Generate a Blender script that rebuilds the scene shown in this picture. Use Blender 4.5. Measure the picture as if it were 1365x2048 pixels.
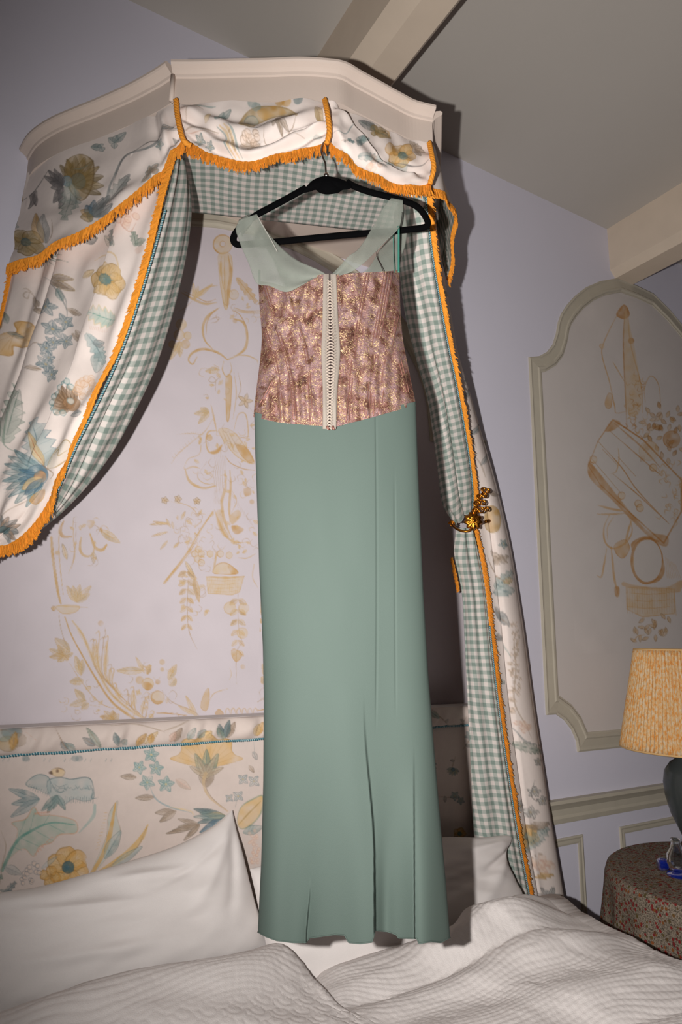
import bpy, math
import numpy as np

# ------------------------------------------------------------------ camera, light, exposure
sc = bpy.context.scene
for o in list(bpy.data.objects): bpy.data.objects.remove(o)
col = sc.collection
CAM = np.array([0.0, -1.9, 1.45]); FPX = 1320.85
YAW, PITCH, ROLL = 0.526834, 0.196922, 0.010084
_f = np.array([math.sin(YAW)*math.cos(PITCH), math.cos(YAW)*math.cos(PITCH), math.sin(PITCH)])
_r = np.array([math.cos(YAW), -math.sin(YAW), 0.0]); _u = np.cross(_r, _f)
_c, _s = math.cos(ROLL), math.sin(ROLL)
RM = np.array([_c*_r+_s*_u, -_s*_r+_c*_u, _f])          # rows: right, up, forward
from mathutils import Matrix, Vector
cam = bpy.data.objects.new('camera', bpy.data.cameras.new('camera')); col.objects.link(cam)
cam.matrix_world = Matrix([[RM[0][i], RM[1][i], -RM[2][i], CAM[i]] for i in range(3)] + [[0, 0, 0, 1]])
cam.data.sensor_fit = 'VERTICAL'; cam.data.sensor_height = 36.0; cam.data.lens = FPX/2048*36
cam.data.clip_start = 0.02
sc.camera = cam

world = bpy.data.worlds.new('world'); sc.world = world; world.use_nodes = True
world.node_tree.nodes['Background'].inputs[0].default_value = (0.5, 0.45, 0.42, 1)
world.node_tree.nodes['Background'].inputs[1].default_value = 0.05

fl = bpy.data.lights.new('camera_flash', 'SPOT'); flo = bpy.data.objects.new('camera_flash', fl); col.objects.link(flo)
FLASH = CAM + RM[0]*-0.15 + RM[1]*0.01 + RM[2]*0.02      # speedlight beside the lens, camera held upright
flo.location = FLASH
_aim = FLASH + RM[2]*.917 + RM[0]*.397 + RM[1]*.048
flo.rotation_euler = Vector(_aim - FLASH).to_track_quat('-Z', 'Y').to_euler()
fl.energy = 206.0; fl.spot_size = math.radians(127); fl.spot_blend = 1.0; fl.shadow_soft_size = 0.012
fl.color = (1.0, 0.965, 0.93)

sc.view_settings.view_transform = 'Standard'; sc.view_settings.look = 'None'
sc.view_settings.gamma = 1.0; sc.view_settings.exposure = 0.0; sc.view_settings.use_curve_mapping = False

# ------------------------------------------------------------------ helpers
rng = np.random.default_rng(7)
def rays(p):
    p = np.asarray(p, float)
    d = np.stack([(p[..., 0]-682.5)/FPX, -(p[..., 1]-1024)/FPX, np.ones(p.shape[:-1])], -1)
    return d @ RM
def onY(p, Y=0.0):
    r = rays(p); t = (np.asarray(Y)+1.9)/r[..., 1]; return CAM + r*t[..., None]
def onZ(p, z):
    r = rays(p); t = (np.asarray(z)-CAM[2])/r[..., 2]; return CAM + r*t[..., None]
def proj(P):
    c = (np.asarray(P, float)-CAM) @ RM.T
    return np.stack([682.5+FPX*c[..., 0]/c[..., 2], 1024-FPX*c[..., 1]/c[..., 2]], -1)
def lin(c):
    c = np.asarray(c, float)/255.0
    return np.where(c <= 0.04045, c/12.92, ((c+0.055)/1.055)**2.4)
def L4(c): return (*[float(x) for x in lin(c)], 1.0)
def cr(P, m, closed=False):
    """Catmull-Rom through control points along axis 0, m samples"""
    P = np.asarray(P, float); n = len(P)
    if closed: Q = np.concatenate([P[-1:], P, P[:2]]); seg = n; t = np.linspace(0, seg, m, endpoint=False)
    else: Q = np.concatenate([2*P[:1]-P[1:2], P, 2*P[-1:]-P[-2:-1]]); seg = n-1; t = np.linspace(0, seg, m)
    i = np.minimum(t.astype(int), seg-1); f = (t-i).reshape(-1, *([1]*(P.ndim-1)))
    a, b, c, d = Q[i], Q[i+1], Q[i+2], Q[i+3]
    return 0.5*((2*b)+(-a+c)*f+(2*a-5*b+4*c-d)*f*f+(-a+3*b-3*c+d)*f**3)
def resample(P, m=None, step=None):
    P = np.asarray(P, float); s = np.r_[0, np.cumsum(np.linalg.norm(np.diff(P, axis=0), axis=1))]
    if m is None: m = max(2, int(s[-1]/step)+1)
    t = np.linspace(0, s[-1], m)
    return np.stack([np.interp(t, s, P[:, k]) for k in range(P.shape[1])], -1)
def smooth_noise(shape, cells, seed):
    r = np.random.default_rng(seed); g = r.standard_normal((cells[0]+3, cells[1]+3))
    a = cr(g, shape[0]); return cr(a.T, shape[1]).T
def unit(v): v = np.asarray(v, float); return v/np.maximum(np.linalg.norm(v, axis=-1, keepdims=True), 1e-12)
def normals(P):
    du = np.gradient(P, axis=1); dv = np.gradient(P, axis=0); n = unit(np.cross(du, dv))
    m = P.reshape(-1, 3).mean(0)
    if ((CAM-m)*n.reshape(-1, 3).mean(0)).sum() < 0: n = -n
    return n
def ss(x, a, b):
    t = np.clip((x-a)/(b-a), 0, 1); return t*t*(3-2*t)

BASE = {}
def thing(name, label, cat, loc, group=None):
    o = bpy.data.objects.new(name, None); col.objects.link(o); o.location = [float(x) for x in loc]
    o.empty_display_size = 0.05; BASE[o.name] = np.array(loc, float)
    o['label'] = label; o['category'] = cat
    if group: o['group'] = group
    return o
def mesh_np(name, V, F, mat=None, parent=None, uv=None, colr=None, smooth=True, kind=None, label=None, base=None):
    """V (n,3) world, F (m,k) one face size or list of such arrays"""
    V = np.asarray(V, float)
    b = BASE[parent.name] if parent is not None else (np.asarray(base, float) if base is not None else np.zeros(3))
    Fs = F if isinstance(F, list) else [F]
    me = bpy.data.meshes.new(name)
    me.vertices.add(len(V)); me.vertices.foreach_set('co', (V-b).astype(np.float32).ravel())
    idx = np.concatenate([np.asarray(f).ravel() for f in Fs]).astype(np.int32)
    tot = np.concatenate([np.full(len(f), np.asarray(f).shape[1]) for f in Fs]).astype(np.int32)
    st = np.r_[0, np.cumsum(tot)[:-1]].astype(np.int32)
    me.loops.add(len(idx)); me.loops.foreach_set('vertex_index', idx)
    me.polygons.add(len(tot)); me.polygons.foreach_set('loop_start', st); me.polygons.foreach_set('loop_total', tot)
    me.polygons.foreach_set('use_smooth', np.full(len(tot), smooth))
    me.update(calc_edges=True)
    if uv is not None:
        l = me.uv_layers.new(name='UVMap'); l.data.foreach_set('uv', np.asarray(uv, np.float32)[idx].ravel())
    if colr is not None:
        a = me.color_attributes.new('Col', 'FLOAT_COLOR', 'POINT')
        a.data.foreach_set('color', np.c_[np.asarray(colr, np.float32), np.ones(len(V), np.float32)].astype(np.float32).ravel())
    me.validate()
    o = bpy.data.objects.new(name, me); col.objects.link(o)
    if mat: me.materials.append(mat)
    if parent is not None: o.parent = parent
    else: o.location = [float(x) for x in b]
    BASE[o.name] = b
    if kind: o['kind'] = kind
    if label: o['label'] = label
    return o
def grid_faces(nv, nu, wrap=False, off=0):
    i = np.arange(nv*nu).reshape(nv, nu)+off
    if wrap: j = np.concatenate([i, i[:, :1]], 1)
    else: j = i
    return np.stack([j[:-1, :-1], j[:-1, 1:], j[1:, 1:], j[1:, :-1]], -1).reshape(-1, 4)
def grid_obj(name, P, mat, parent=None, uv=None, colr=None, wrap=False, **k):
    nv, nu = P.shape[:2]
    return mesh_np(name, P.reshape(-1, 3), grid_faces(nv, nu, wrap), mat, parent,
                   None if uv is None else uv.reshape(-1, 2), None if colr is None else colr.reshape(-1, 3), **k)
def frames(P, up=(0, 0, 1)):
    T = unit(np.gradient(P, axis=0)); N = np.zeros_like(T)
    u = np.asarray(up, float); n = u-T[0]*(u@T[0])
    if np.linalg.norm(n) < 1e-3: n = np.array([1., 0, 0])-T[0]*T[0][0]
    N[0] = unit(n)
    for i in range(1, len(P)):
        v = N[i-1]-T[i]*(N[i-1]@T[i]); N[i] = unit(v)
    return T, N, np.cross(T, N)
def tube_data(P, r, sides=8, cap=True, prof=None, up=(0, 0, 1), closed=False):
    """returns V,F(list). r scalar/array or (n,2) elliptical"""
    P = np.asarray(P, float); T, N, B = frames(P, up)
    n = len(P); r = np.asarray(r, float)
    if r.ndim == 0: r = np.full((n, 2), float(r))
    elif r.ndim == 1: r = np.stack([r, r], -1)
    a = np.linspace(0, 2*np.pi, sides, endpoint=False)
    k = np.ones((n, sides)) if prof is None else prof(np.arange(n)[:, None], a[None])
    V = P[:, None]+N[:, None]*(np.cos(a)[None]*k*r[:, :1])[..., None]+B[:, None]*(np.sin(a)[None]*k*r[:, 1:])[..., None]
    i = np.arange(n*sides).reshape(n, sides)
    if closed: i = np.concatenate([i, i[:1]], 0)
    j = np.concatenate([i, i[:, :1]], 1)
    F = [np.stack([j[:-1, :-1], j[:-1, 1:], j[1:, 1:], j[1:, :-1]], -1).reshape(-1, 4)]
    if cap and not closed: F.append(np.array([np.arange(sides)[::-1], np.arange(sides)+(n-1)*sides]))
    return V.reshape(-1, 3), F
def tube(name, P, r, mat, parent=None, **k):
    kw = {q: k.pop(q) for q in ('sides', 'cap', 'prof', 'up', 'closed') if q in k}
    V, F = tube_data(P, r, **kw); return mesh_np(name, V, F, mat, parent, **k)
def lathe_data(prof, n=48, c=(0, 0, 0)):
    prof = np.asarray(prof, float); a = np.linspace(0, 2*np.pi, n, endpoint=False)
    V = np.stack([prof[:, None, 0]*np.cos(a), prof[:, None, 0]*np.sin(a), np.repeat(prof[:, 1:2], n, 1)], -1)+np.asarray(c)
    return V.reshape(-1, 3), [grid_faces(len(prof), n, True)[:, ::-1]]
class Acc:
    """collect geometry into one mesh"""
    def __init__(s): s.V = []; s.F = []; s.n = 0; s.C = []
    def add(s, V, F, c=None):
        F = F if isinstance(F, list) else [F]
        s.F += [np.asarray(f)+s.n for f in F]; s.V.append(np.asarray(V)); s.n += len(V)
        s.C.append(np.tile(np.asarray(c if c is not None else (1, 1, 1), float), (len(V), 1)) if np.ndim(c) < 2 else c)
        return s
    def box(s, a, b):
        a = np.minimum(a, b).astype(float), np.maximum(a, b).astype(float); lo, hi = a
        V = np.array([[x, y, z] for x in (lo[0], hi[0]) for y in (lo[1], hi[1]) for z in (lo[2], hi[2])])
        F = np.array([[0, 1, 3, 2], [4, 6, 7, 5], [0, 4, 5, 1], [2, 3, 7, 6], [0, 2, 6, 4], [1, 5, 7, 3]])
        return s.add(V, F)
    def build(s, name, mat, parent=None, **k):
        g = {}
        for f in s.F: g.setdefault(f.shape[1], []).append(f)
        return mesh_np(name, np.concatenate(s.V), [np.concatenate(v) for v in g.values()], mat, parent, colr=k.pop('colr', None) if not k.pop('usecol', False) else np.concatenate(s.C), **k)
def bevel(o, w=0.004, seg=2):
    m = o.modifiers.new('bevel', 'BEVEL'); m.width = w; m.segments = seg; m.limit_method = 'ANGLE'; return o
def solid(o, t, off=-1):
    m = o.modifiers.new('thickness', 'SOLIDIFY'); m.thickness = t; m.offset = off; return o

# ------------------------------------------------------------------ materials
def new_mat(name):
    m = bpy.data.materials.new(name); m.use_nodes = True; nt = m.node_tree
    return m, nt, nt.nodes['Principled BSDF']
def nd(nt, typ, **k):
    n = nt.nodes.new(typ)
    for a, b in k.items():
        if a.startswith('i_'):
            n.inputs[int(a[2:]) if a[2:].isdigit() else a[2:].replace('_', ' ')].default_value = b
        else: setattr(n, a, b)
    return n
def math_n(nt, op, a, b=None):
    n = nt.nodes.new('ShaderNodeMath'); n.operation = op
    for i, x in enumerate((a, b)):
        if x is None: continue
        if isinstance(x, (int, float)): n.inputs[i].default_value = x
        else: nt.links.new(x, n.inputs[i])
    return n.outputs[0]
def mixc(nt, fac, a, b, blend='MIX'):
    n = nt.nodes.new('ShaderNodeMix'); n.data_type = 'RGBA'; n.blend_type = blend
    for sck, x in ((n.inputs[0], fac), (n.inputs[6], a), (n.inputs[7], b)):
        if isinstance(x, (int, float)): sck.default_value = x
        elif isinstance(x, (tuple, list)): sck.default_value = x
        else: nt.links.new(x, sck)
    return n.outputs[2]
def noise(nt, vec, scale, detail=3, rough=.55):
    n = nd(nt, 'ShaderNodeTexNoise'); n.inputs['Scale'].default_value = scale; n.inputs['Detail'].default_value = detail; n.inputs['Roughness'].default_value = rough
    if vec is not None: nt.links.new(vec, n.inputs['Vector'])
    return n.outputs['Fac']
def ramp(nt, fac, stops):
    n = nt.nodes.new('ShaderNodeValToRGB'); nt.links.new(fac, n.inputs[0]); e = n.color_ramp.elements
    while len(e) < len(stops): e.new(0.5)
    for k, (p, c) in enumerate(stops): e[k].position = p; e[k].color = c if len(c) == 4 else (*c, 1)
    return n.outputs[0]
def bump(nt, bs, h, strength=.3, dist=.002):
    b = nt.nodes.new('ShaderNodeBump'); b.inputs['Strength'].default_value = strength; b.inputs['Distance'].default_value = dist
    nt.links.new(h, b.inputs['Height']); nt.links.new(b.outputs[0], bs.inputs['Normal'])
def coords(nt, which='Object'): return nd(nt, 'ShaderNodeTexCoord').outputs[which]
def plain(name, c, rough=.8, var=.06, nscale=30, bs_=.15, bscale=250, metallic=0, spec=.3, vcol=False, bdist=.001):
    """cloth / paint / plaster: base colour (or painted vertex colour) with slight mottling and fine grain"""
    m, nt, b = new_mat(name); v = coords(nt)
    if vcol:
        a = nd(nt, 'ShaderNodeAttribute', attribute_name='Col'); src = a.outputs['Color']
    else: src = L4(c)
    f = noise(nt, v, nscale); g = math_n(nt, 'MULTIPLY_ADD', f, 2*var); nt.nodes[-1].inputs[2].default_value = 1-var
    mul = nt.nodes.new('ShaderNodeCombineColor'); [nt.links.new(g, mul.inputs[i]) for i in range(3)]
    nt.links.new(mixc(nt, 1.0, src, mul.outputs[0], 'MULTIPLY'), b.inputs['Base Color'])
    b.inputs['Roughness'].default_value = rough; b.inputs['Metallic'].default_value = metallic
    b.inputs['Specular IOR Level'].default_value = spec
    if bs_: bump(nt, b, noise(nt, v, bscale, 2), bs_, bdist)
    return m
def gingham(name, sq=0.0132, rot=0.0, cw=(206, 196, 190), cm=(164, 168, 161), cd=(124, 138, 130)):
    m, nt, b = new_mat(name); uvn = nd(nt, 'ShaderNodeUVMap'); mp = nd(nt, 'ShaderNodeMapping')
    nt.links.new(uvn.outputs[0], mp.inputs[0]); mp.inputs['Rotation'].default_value = (0, 0, rot)
    wob = nd(nt, 'ShaderNodeTexNoise'); wob.inputs['Scale'].default_value = 6; nt.links.new(mp.outputs[0], wob.inputs['Vector'])
    ad = nd(nt, 'ShaderNodeVectorMath', operation='MULTIPLY_ADD'); nt.links.new(wob.outputs['Color'], ad.inputs[0]); ad.inputs[1].default_value = (.01, .01, 0); nt.links.new(mp.outputs[0], ad.inputs[2])
    sp = nd(nt, 'ShaderNodeSeparateXYZ'); nt.links.new(ad.outputs[0], sp.inputs[0])
    st = []
    for k in (0, 1):
        x = math_n(nt, 'MULTIPLY', sp.outputs[k], math.pi/sq); x = math_n(nt, 'SINE', x)
        x = math_n(nt, 'MULTIPLY', x, 2.2); x = math_n(nt, 'ADD', x, 0.5); x = math_n(nt, 'MINIMUM', math_n(nt, 'MAXIMUM', x, 0), 1); st.append(x)
    c = ramp(nt, math_n(nt, 'MULTIPLY', math_n(nt, 'ADD', st[0], st[1]), .5), [(0, L4(cw)), (.5, L4(cm)), (1, L4(cd))])
    n2 = noise(nt, uvn.outputs[0], 900, 1); c = mixc(nt, .12, c, mixc(nt, n2, (.1, .1, .1, 1), (1, 1, 1, 1)), 'OVERLAY')
    nt.links.new(c, b.inputs['Base Color']); b.inputs['Roughness'].default_value = .85; b.inputs['Specular IOR Level'].default_value = .2
    bump(nt, b, noise(nt, uvn.outputs[0], 1200, 1), .2, .0006)
    return m

WALLC = (213, 210, 223); MURALC = (201, 192, 197)
M = dict(
    wall=plain('lavender_wall_paint', WALLC, .75, .03, 3, .12, 160),
    panelwall=plain('pale_panel_paint', MURALC, .75, .025, 4, .12, 160),
    mural=plain('mural_paint', None, .75, .03, 14, .12, 160, vcol=True),
    ceil=plain('greige_ceiling_paint', (186, 180, 173), .8, .03, 3, .12, 120),
    beam=plain('pale_beam_paint', (206, 190, 172), .6, .07, 9, .25, 60),
    mould=plain('sage_moulding_paint', (184, 176, 160), .6, .08, 12, .15, 90),
    floor=plain('brown_floor', (110, 82, 60), .5, .2, 6, .2, 40),
    crown=plain('ivory_crown_paint', (203, 187, 176), .55, .05, 8, .14, 130),
    chintz=plain('chintz_print', None, .8, .05, 60, .35, 1400, vcol=True, spec=.2, bdist=.0007),
    yarn=plain('ochre_yarn', None, .8, .1, 200, .3, 900, vcol=True, spec=.15),
    braid=plain('blue_braid', None, .6, .1, 300, .3, 1200, vcol=True),
    rope=plain('ochre_rope', (226, 146, 48), .75, .12, 250, .4, 1000),
    gilt=plain('gilt_metal', (176, 112, 36), .3, .25, 90, .5, 220, metallic=1, spec=.5),
    velvet=plain('black_velvet', (4, 4, 5), .9, .2, 90, .3, 900, spec=.06),
    steel=plain('steel_wire', (150, 145, 140), .3, .1, 90, .05, 200, metallic=1),
    linen=plain('white_linen', (226, 219, 216), .85, .02, 30, .3, 900, spec=.15),
    quilt=plain('white_quilt', (222, 215, 212), .85, .02, 30, .45, 420, spec=.12, bdist=.0016),
    mattress=plain('mattress_ticking', (200, 196, 190), .85, .03, 20, .3, 300),
    wood=plain('dark_wood', (70, 50, 36), .5, .25, 14, .2, 60),
    vase=plain('blue_grey_ceramic', (58, 62, 62), .25, .12, 10, .1, 40, spec=.5),
    crepe=plain('sea_green_crepe', (79, 92, 86), .75, .025, 8, .45, 1600, spec=.25, bdist=.0006),
    placket=plain('grey_green_tape', (140, 131, 122), .8, .03, 60, .3, 1200),
    lace=plain('pale_lacing_cord', (168, 154, 142), .7, .05, 90, .2, 600),
    dark=plain('dark_underlay', (44, 34, 32), .9, .1, 60, .2, 500),
    aqua=plain('aqua_ribbon', (56, 118, 104), .5, .05, 90, .1, 600),
    ecru=plain('white_ribbon', (168, 166, 158), .5, .05, 90, .1, 600),
    boning=plain('rose_piping', (140, 98, 88), .45, .2, 260, .4, 900, metallic=.45, spec=.4),
    gingham=gingham('green_gingham'),
    soffit=gingham('green_gingham_tester', .0125, 0.0),
)
# sheer chiffon
def _sheer():
    m, nt, b = new_mat('sheer_chiffon'); v = coords(nt)
    b.inputs['Base Color'].default_value = L4((138, 143, 134)); b.inputs['Roughness'].default_value = .8; b.inputs['Specular IOR Level'].default_value = .15
    bump(nt, b, noise(nt, v, 1300, 1), .3, .0005)
    tr = nd(nt, 'ShaderNodeBsdfTransparent'); mx = nd(nt, 'ShaderNodeMixShader')
    f = math_n(nt, 'MULTIPLY_ADD', noise(nt, v, 40), .3); nt.nodes[-1].inputs[2].default_value = .42
    nt.links.new(f, mx.inputs[0]); nt.links.new(tr.outputs[0], mx.inputs[1]); nt.links.new(b.outputs[0], mx.inputs[2])
    nt.links.new(mx.outputs[0], nt.nodes['Material Output'].inputs[0]); return m
M['sheer'] = _sheer()
def _brocade():
    m, nt, b = new_mat('rose_gold_brocade'); v = coords(nt)
    big = noise(nt, v, 26, 4, .65); c = ramp(nt, big, [(.30, L4((70, 40, 30))), (.42, L4((112, 72, 60))), (.5, L4((142, 106, 100))), (.58, L4((148, 118, 118))), (.68, L4((98, 62, 46)))])
    sw = nd(nt, 'ShaderNodeTexNoise'); sw.inputs['Scale'].default_value = 45; sw.inputs['Detail'].default_value = 2; sw.inputs['Distortion'].default_value = 2.5; nt.links.new(v, sw.inputs['Vector'])
    lines = ramp(nt, sw.outputs['Fac'], [(.46, (0, 0, 0, 1)), (.5, (1, 1, 1, 1)), (.54, (0, 0, 0, 1))])
    c = mixc(nt, math_n(nt, 'MULTIPLY', lines, .45), c, L4((84, 66, 72)))
    vo = nd(nt, 'ShaderNodeTexVoronoi'); vo.inputs['Scale'].default_value = 620; nt.links.new(v, vo.inputs['Vector'])
    sepc = nd(nt, 'ShaderNodeSeparateColor'); nt.links.new(vo.outputs['Color'], sepc.inputs[0])
    zone = ramp(nt, noise(nt, v, 55, 3), [(.42, (0, 0, 0, 1)), (.6, (1, 1, 1, 1))])
    thr = math_n(nt, 'MULTIPLY_ADD', zone, -.28); nt.nodes[-1].inputs[2].default_value = .93
    g = math_n(nt, 'GREATER_THAN', sepc.outputs[0], thr)
    c = mixc(nt, g, c, L4((208, 178, 138)))
    nt.links.new(c, b.inputs['Base Color'])
    b.inputs['Metallic'].default_value = .35
    mt = math_n(nt, 'MULTIPLY_ADD', g, .5); nt.nodes[-1].inputs[2].default_value = .3; nt.links.new(mt, b.inputs['Metallic'])
    b.inputs['Roughness'].default_value = .46
    h = math_n(nt, 'ADD', math_n(nt, 'MULTIPLY', noise(nt, v, 620, 2), .8), noise(nt, v, 170, 3)); bump(nt, b, h, .9, .0022)
    return m
M['brocade'] = _brocade()
def _glass(name, c, rough=.02):
    m, nt, b = new_mat(name); b.inputs['Base Color'].default_value = L4(c); b.inputs['Transmission Weight'].default_value = 1.0
    b.inputs['Roughness'].default_value = rough; b.inputs['IOR'].default_value = 1.47; return m
M['blueglass'] = _glass('cobalt_glass', (24, 44, 150)); M['blueglass'].node_tree.nodes['Principled BSDF'].inputs['Transmission Weight'].default_value = .55; M['glass'] = _glass('clear_glass', (240, 244, 246))
def _ikat():
    m, nt, b = new_mat('orange_ikat_pleats'); uvn = nd(nt, 'ShaderNodeUVMap'); mp = nd(nt, 'ShaderNodeMapping'); mp.inputs['Scale'].default_value = (62, 7, 1)
    nt.links.new(uvn.outputs[0], mp.inputs[0])
    n1 = noise(nt, mp.outputs[0], 3.2, 4, .7); mp2 = nd(nt, 'ShaderNodeMapping'); mp2.inputs['Scale'].default_value = (230, 10, 1); nt.links.new(uvn.outputs[0], mp2.inputs[0])
    n2 = noise(nt, mp2.outputs[0], 1.0, 2)
    f = math_n(nt, 'ADD', math_n(nt, 'MULTIPLY', n1, .7), math_n(nt, 'MULTIPLY', n2, .3))
    c = ramp(nt, f, [(.42, L4((204, 184, 156))), (.5, L4((206, 168, 116))), (.58, L4((204, 136, 66)))])
    nt.links.new(c, b.inputs['Base Color']); b.inputs['Roughness'].default_value = .8; b.inputs['Specular IOR Level'].default_value = .2
    return m
M['ikat'] = _ikat()
def _calico():
    m, nt, b = new_mat('red_sprig_calico'); uvn = nd(nt, 'ShaderNodeUVMap')
    vo = nd(nt, 'ShaderNodeTexVoronoi'); vo.inputs['Scale'].default_value = 74; nt.links.new(uvn.outputs[0], vo.inputs['Vector'])
    dots = math_n(nt, 'LESS_THAN', vo.outputs['Distance'], .36)
    sc_ = nd(nt, 'ShaderNodeSeparateColor'); nt.links.new(vo.outputs['Color'], sc_.inputs[0])
    w = noise(nt, uvn.outputs[0], 150, 2, .6)
    bg = ramp(nt, w, [(.42, L4((78, 70, 60))), (.5, L4((150, 138, 122))), (.56, L4((100, 88, 78)))])
    dc = ramp(nt, sc_.outputs[0], [(.0, L4((120, 40, 36))), (.5, L4((104, 36, 38))), (.72, L4((76, 74, 44))), (1, L4((130, 72, 38)))])
    nt.links.new(mixc(nt, dots, bg, dc), b.inputs['Base Color']); b.inputs['Roughness'].default_value = .85
    b.inputs['Specular IOR Level'].default_value = .15; return m
M['calico'] = _calico()

# ------------------------------------------------------------------ painted ornament (albedo of printed cloth and murals, kept in vertex colours)
class Canvas:
    def __init__(s, x0, y0, x1, y1, bg, k=1.4, seed=1, mott=.012, wsc=1.0):
        s.wsc = wsc
        s.x0, s.y0, s.k = x0, y0, k; s.w = int((x1-x0)*k)+2; s.h = int((y1-y0)*k)+2
        s.a = np.empty((s.h, s.w, 3), np.float32); s.a[:] = bg
        s.nz = smooth_noise((s.h, s.w), (max(4, s.h//14), max(4, s.w//14)), seed).astype(np.float32)
        s.a *= (1+mott*smooth_noise((s.h, s.w), (max(3, s.h//60), max(3, s.w//60)), seed+5))[..., None]
    def _win(s, P, m):
        a = np.floor(P.min(0)-m).astype(int); b = np.ceil(P.max(0)+m).astype(int)+1
        x0, y0 = max(a[0], 0), max(a[1], 0); x1, y1 = min(b[0], s.w), min(b[1], s.h)
        return None if x1 <= x0 or y1 <= y0 else (x0, y0, x1, y1)
    def blend(s, w, al, c, wash):
        x0, y0, x1, y1 = w
        if wash: al = al*np.clip(.8+.55*wash*s.nz[y0:y1, x0:x1], .1, 1.2)
        al = np.clip(al, 0, 1)[..., None]; v = s.a[y0:y1, x0:x1]; v += (np.asarray(c, np.float32)-v)*al
    def stroke(s, pts, w, c, al=.8, smooth=True, wash=.25, taper=True):
        P = (np.asarray(pts, float)-(s.x0, s.y0))*s.k
        if smooth and len(P) > 2: P = cr(P, 6*len(P))
        n = len(P); wd = np.interp(np.linspace(0, 1, n), np.linspace(0, 1, len(np.atleast_1d(w))), np.atleast_1d(w))*s.k/2*s.wsc
        if taper and np.ndim(w) == 0: wd = wd*np.clip(np.minimum(np.arange(n), np.arange(n)[::-1])/max(1, n*.25), .35, 1)
        win = s._win(P, wd.max()+2)
        if not win: return s
        yy, xx = np.mgrid[win[1]:win[3], win[0]:win[2]]; best = np.full(xx.shape, -9., np.float32)
        for i in range(n-1):
            d = P[i+1]-P[i]; L = d@d+1e-9; t = np.clip(((xx-P[i, 0])*d[0]+(yy-P[i, 1])*d[1])/L, 0, 1)
            dist = np.hypot(xx-P[i, 0]-t*d[0], yy-P[i, 1]-t*d[1]); best = np.maximum(best, wd[i]+t*(wd[i+1]-wd[i])-dist)
        s.blend(win, al*np.clip(best+.6, 0, 1), c, wash); return s
    def fill(s, pts, c, al=.7, smooth=True, edge=None, ew=1.2, ea=.7, wash=.35, soft=1.5):
        P = (np.asarray(pts, float)-(s.x0, s.y0))*s.k
        if smooth: P = cr(P, 6*len(P), True)
        win = s._win(P, 2)
        if win:
            yy, xx = np.mgrid[win[1]:win[3], win[0]:win[2]]; ins = np.zeros(xx.shape, bool); Q = np.roll(P, -1, 0)
            for a, b in zip(P, Q):
                if a[1] == b[1]: continue
                cond = (a[1] > yy) != (b[1] > yy); ins ^= cond & (xx < (b[0]-a[0])*(yy-a[1])/(b[1]-a[1])+a[0])
            m = ins.astype(np.float32)
            for _ in range(2):
                m[1:-1, 1:-1] = (m[1:-1, 1:-1]*2+m[:-2, 1:-1]+m[2:, 1:-1]+m[1:-1, :-2]+m[1:-1, 2:])/6
            s.blend(win, al*m, c, wash)
        if edge is not None:
            q = np.asarray(pts, float); s.stroke(np.r_[cr(q, 5*len(q), True) if smooth else q, q[:1]], ew, edge, ea, False)
        return s
    def sample(s, P):
        q = (np.asarray(P, float)-(s.x0, s.y0))*s.k
        x = np.clip(q[..., 0], 0, s.w-1.001); y = np.clip(q[..., 1], 0, s.h-1.001); i, j = x.astype(int), y.astype(int); fx, fy = (x-i)[..., None], (y-j)[..., None]
        v = (s.a[j, i]*(1-fx)+s.a[j, i+1]*fx)*(1-fy)+(s.a[j+1, i]*(1-fx)+s.a[j+1, i+1]*fx)*fy
        return lin(np.clip(v, 0, 255))

OCH, LOCH, TEAL, DTEAL, BLUE = (206, 156, 84), (218, 188, 140), (138, 156, 152), (94, 116, 119), (102, 127, 143)
GRN, DGRN, BRN, PINK, OLIVE, GREY, TAUPE = (136, 152, 138), (92, 112, 102), (150, 128, 108), (206, 168, 150), (160, 132, 80), (132, 136, 136), (166, 148, 130)
def rot(p, a, o, s=1.0):
    p = np.asarray(p, float)*s; c, q = math.cos(a), math.sin(a); return np.stack([p[:, 0]*c-p[:, 1]*q+o[0], p[:, 0]*q+p[:, 1]*c+o[1]], -1)
def leaf(c, b, t, w, colr, vein=None, al=.6, edge=None, bend=0.0):
    b, t = np.asarray(b, float), np.asarray(t, float); d = t-b; n = np.array([-d[1], d[0]])/max(1e-6, np.hypot(*d)); m = lambda f, o: b+d*f+n*(o+bend*4*f*(1-f))
    c.fill([b, m(.25, w*.42), m(.5, w*.5), m(.8, w*.28), t, m(.8, -w*.28), m(.5, -w*.5), m(.25, -w*.42)], colr, al, edge=edge if edge is not None else [x*.68 for x in colr], ew=1.1, ea=.65)
    if w > 9 and np.hypot(*d) > 12:
        c.fill([b, m(.25, w*.40), m(.5, w*.46), m(.8, w*.25), t, m(.5, w*.04)], [x*.80 for x in colr], .32)
        for f in (.25, .42, .6):
            for sg in (1, -1): c.stroke([m(f, 0), m(f+.16, sg*w*.36)], .9, [x*.66 for x in colr], .42)
    if vein is not None:
        c.stroke([b, m(.5, 0), m(.95, 0)], 1.2, vein, .75)
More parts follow.
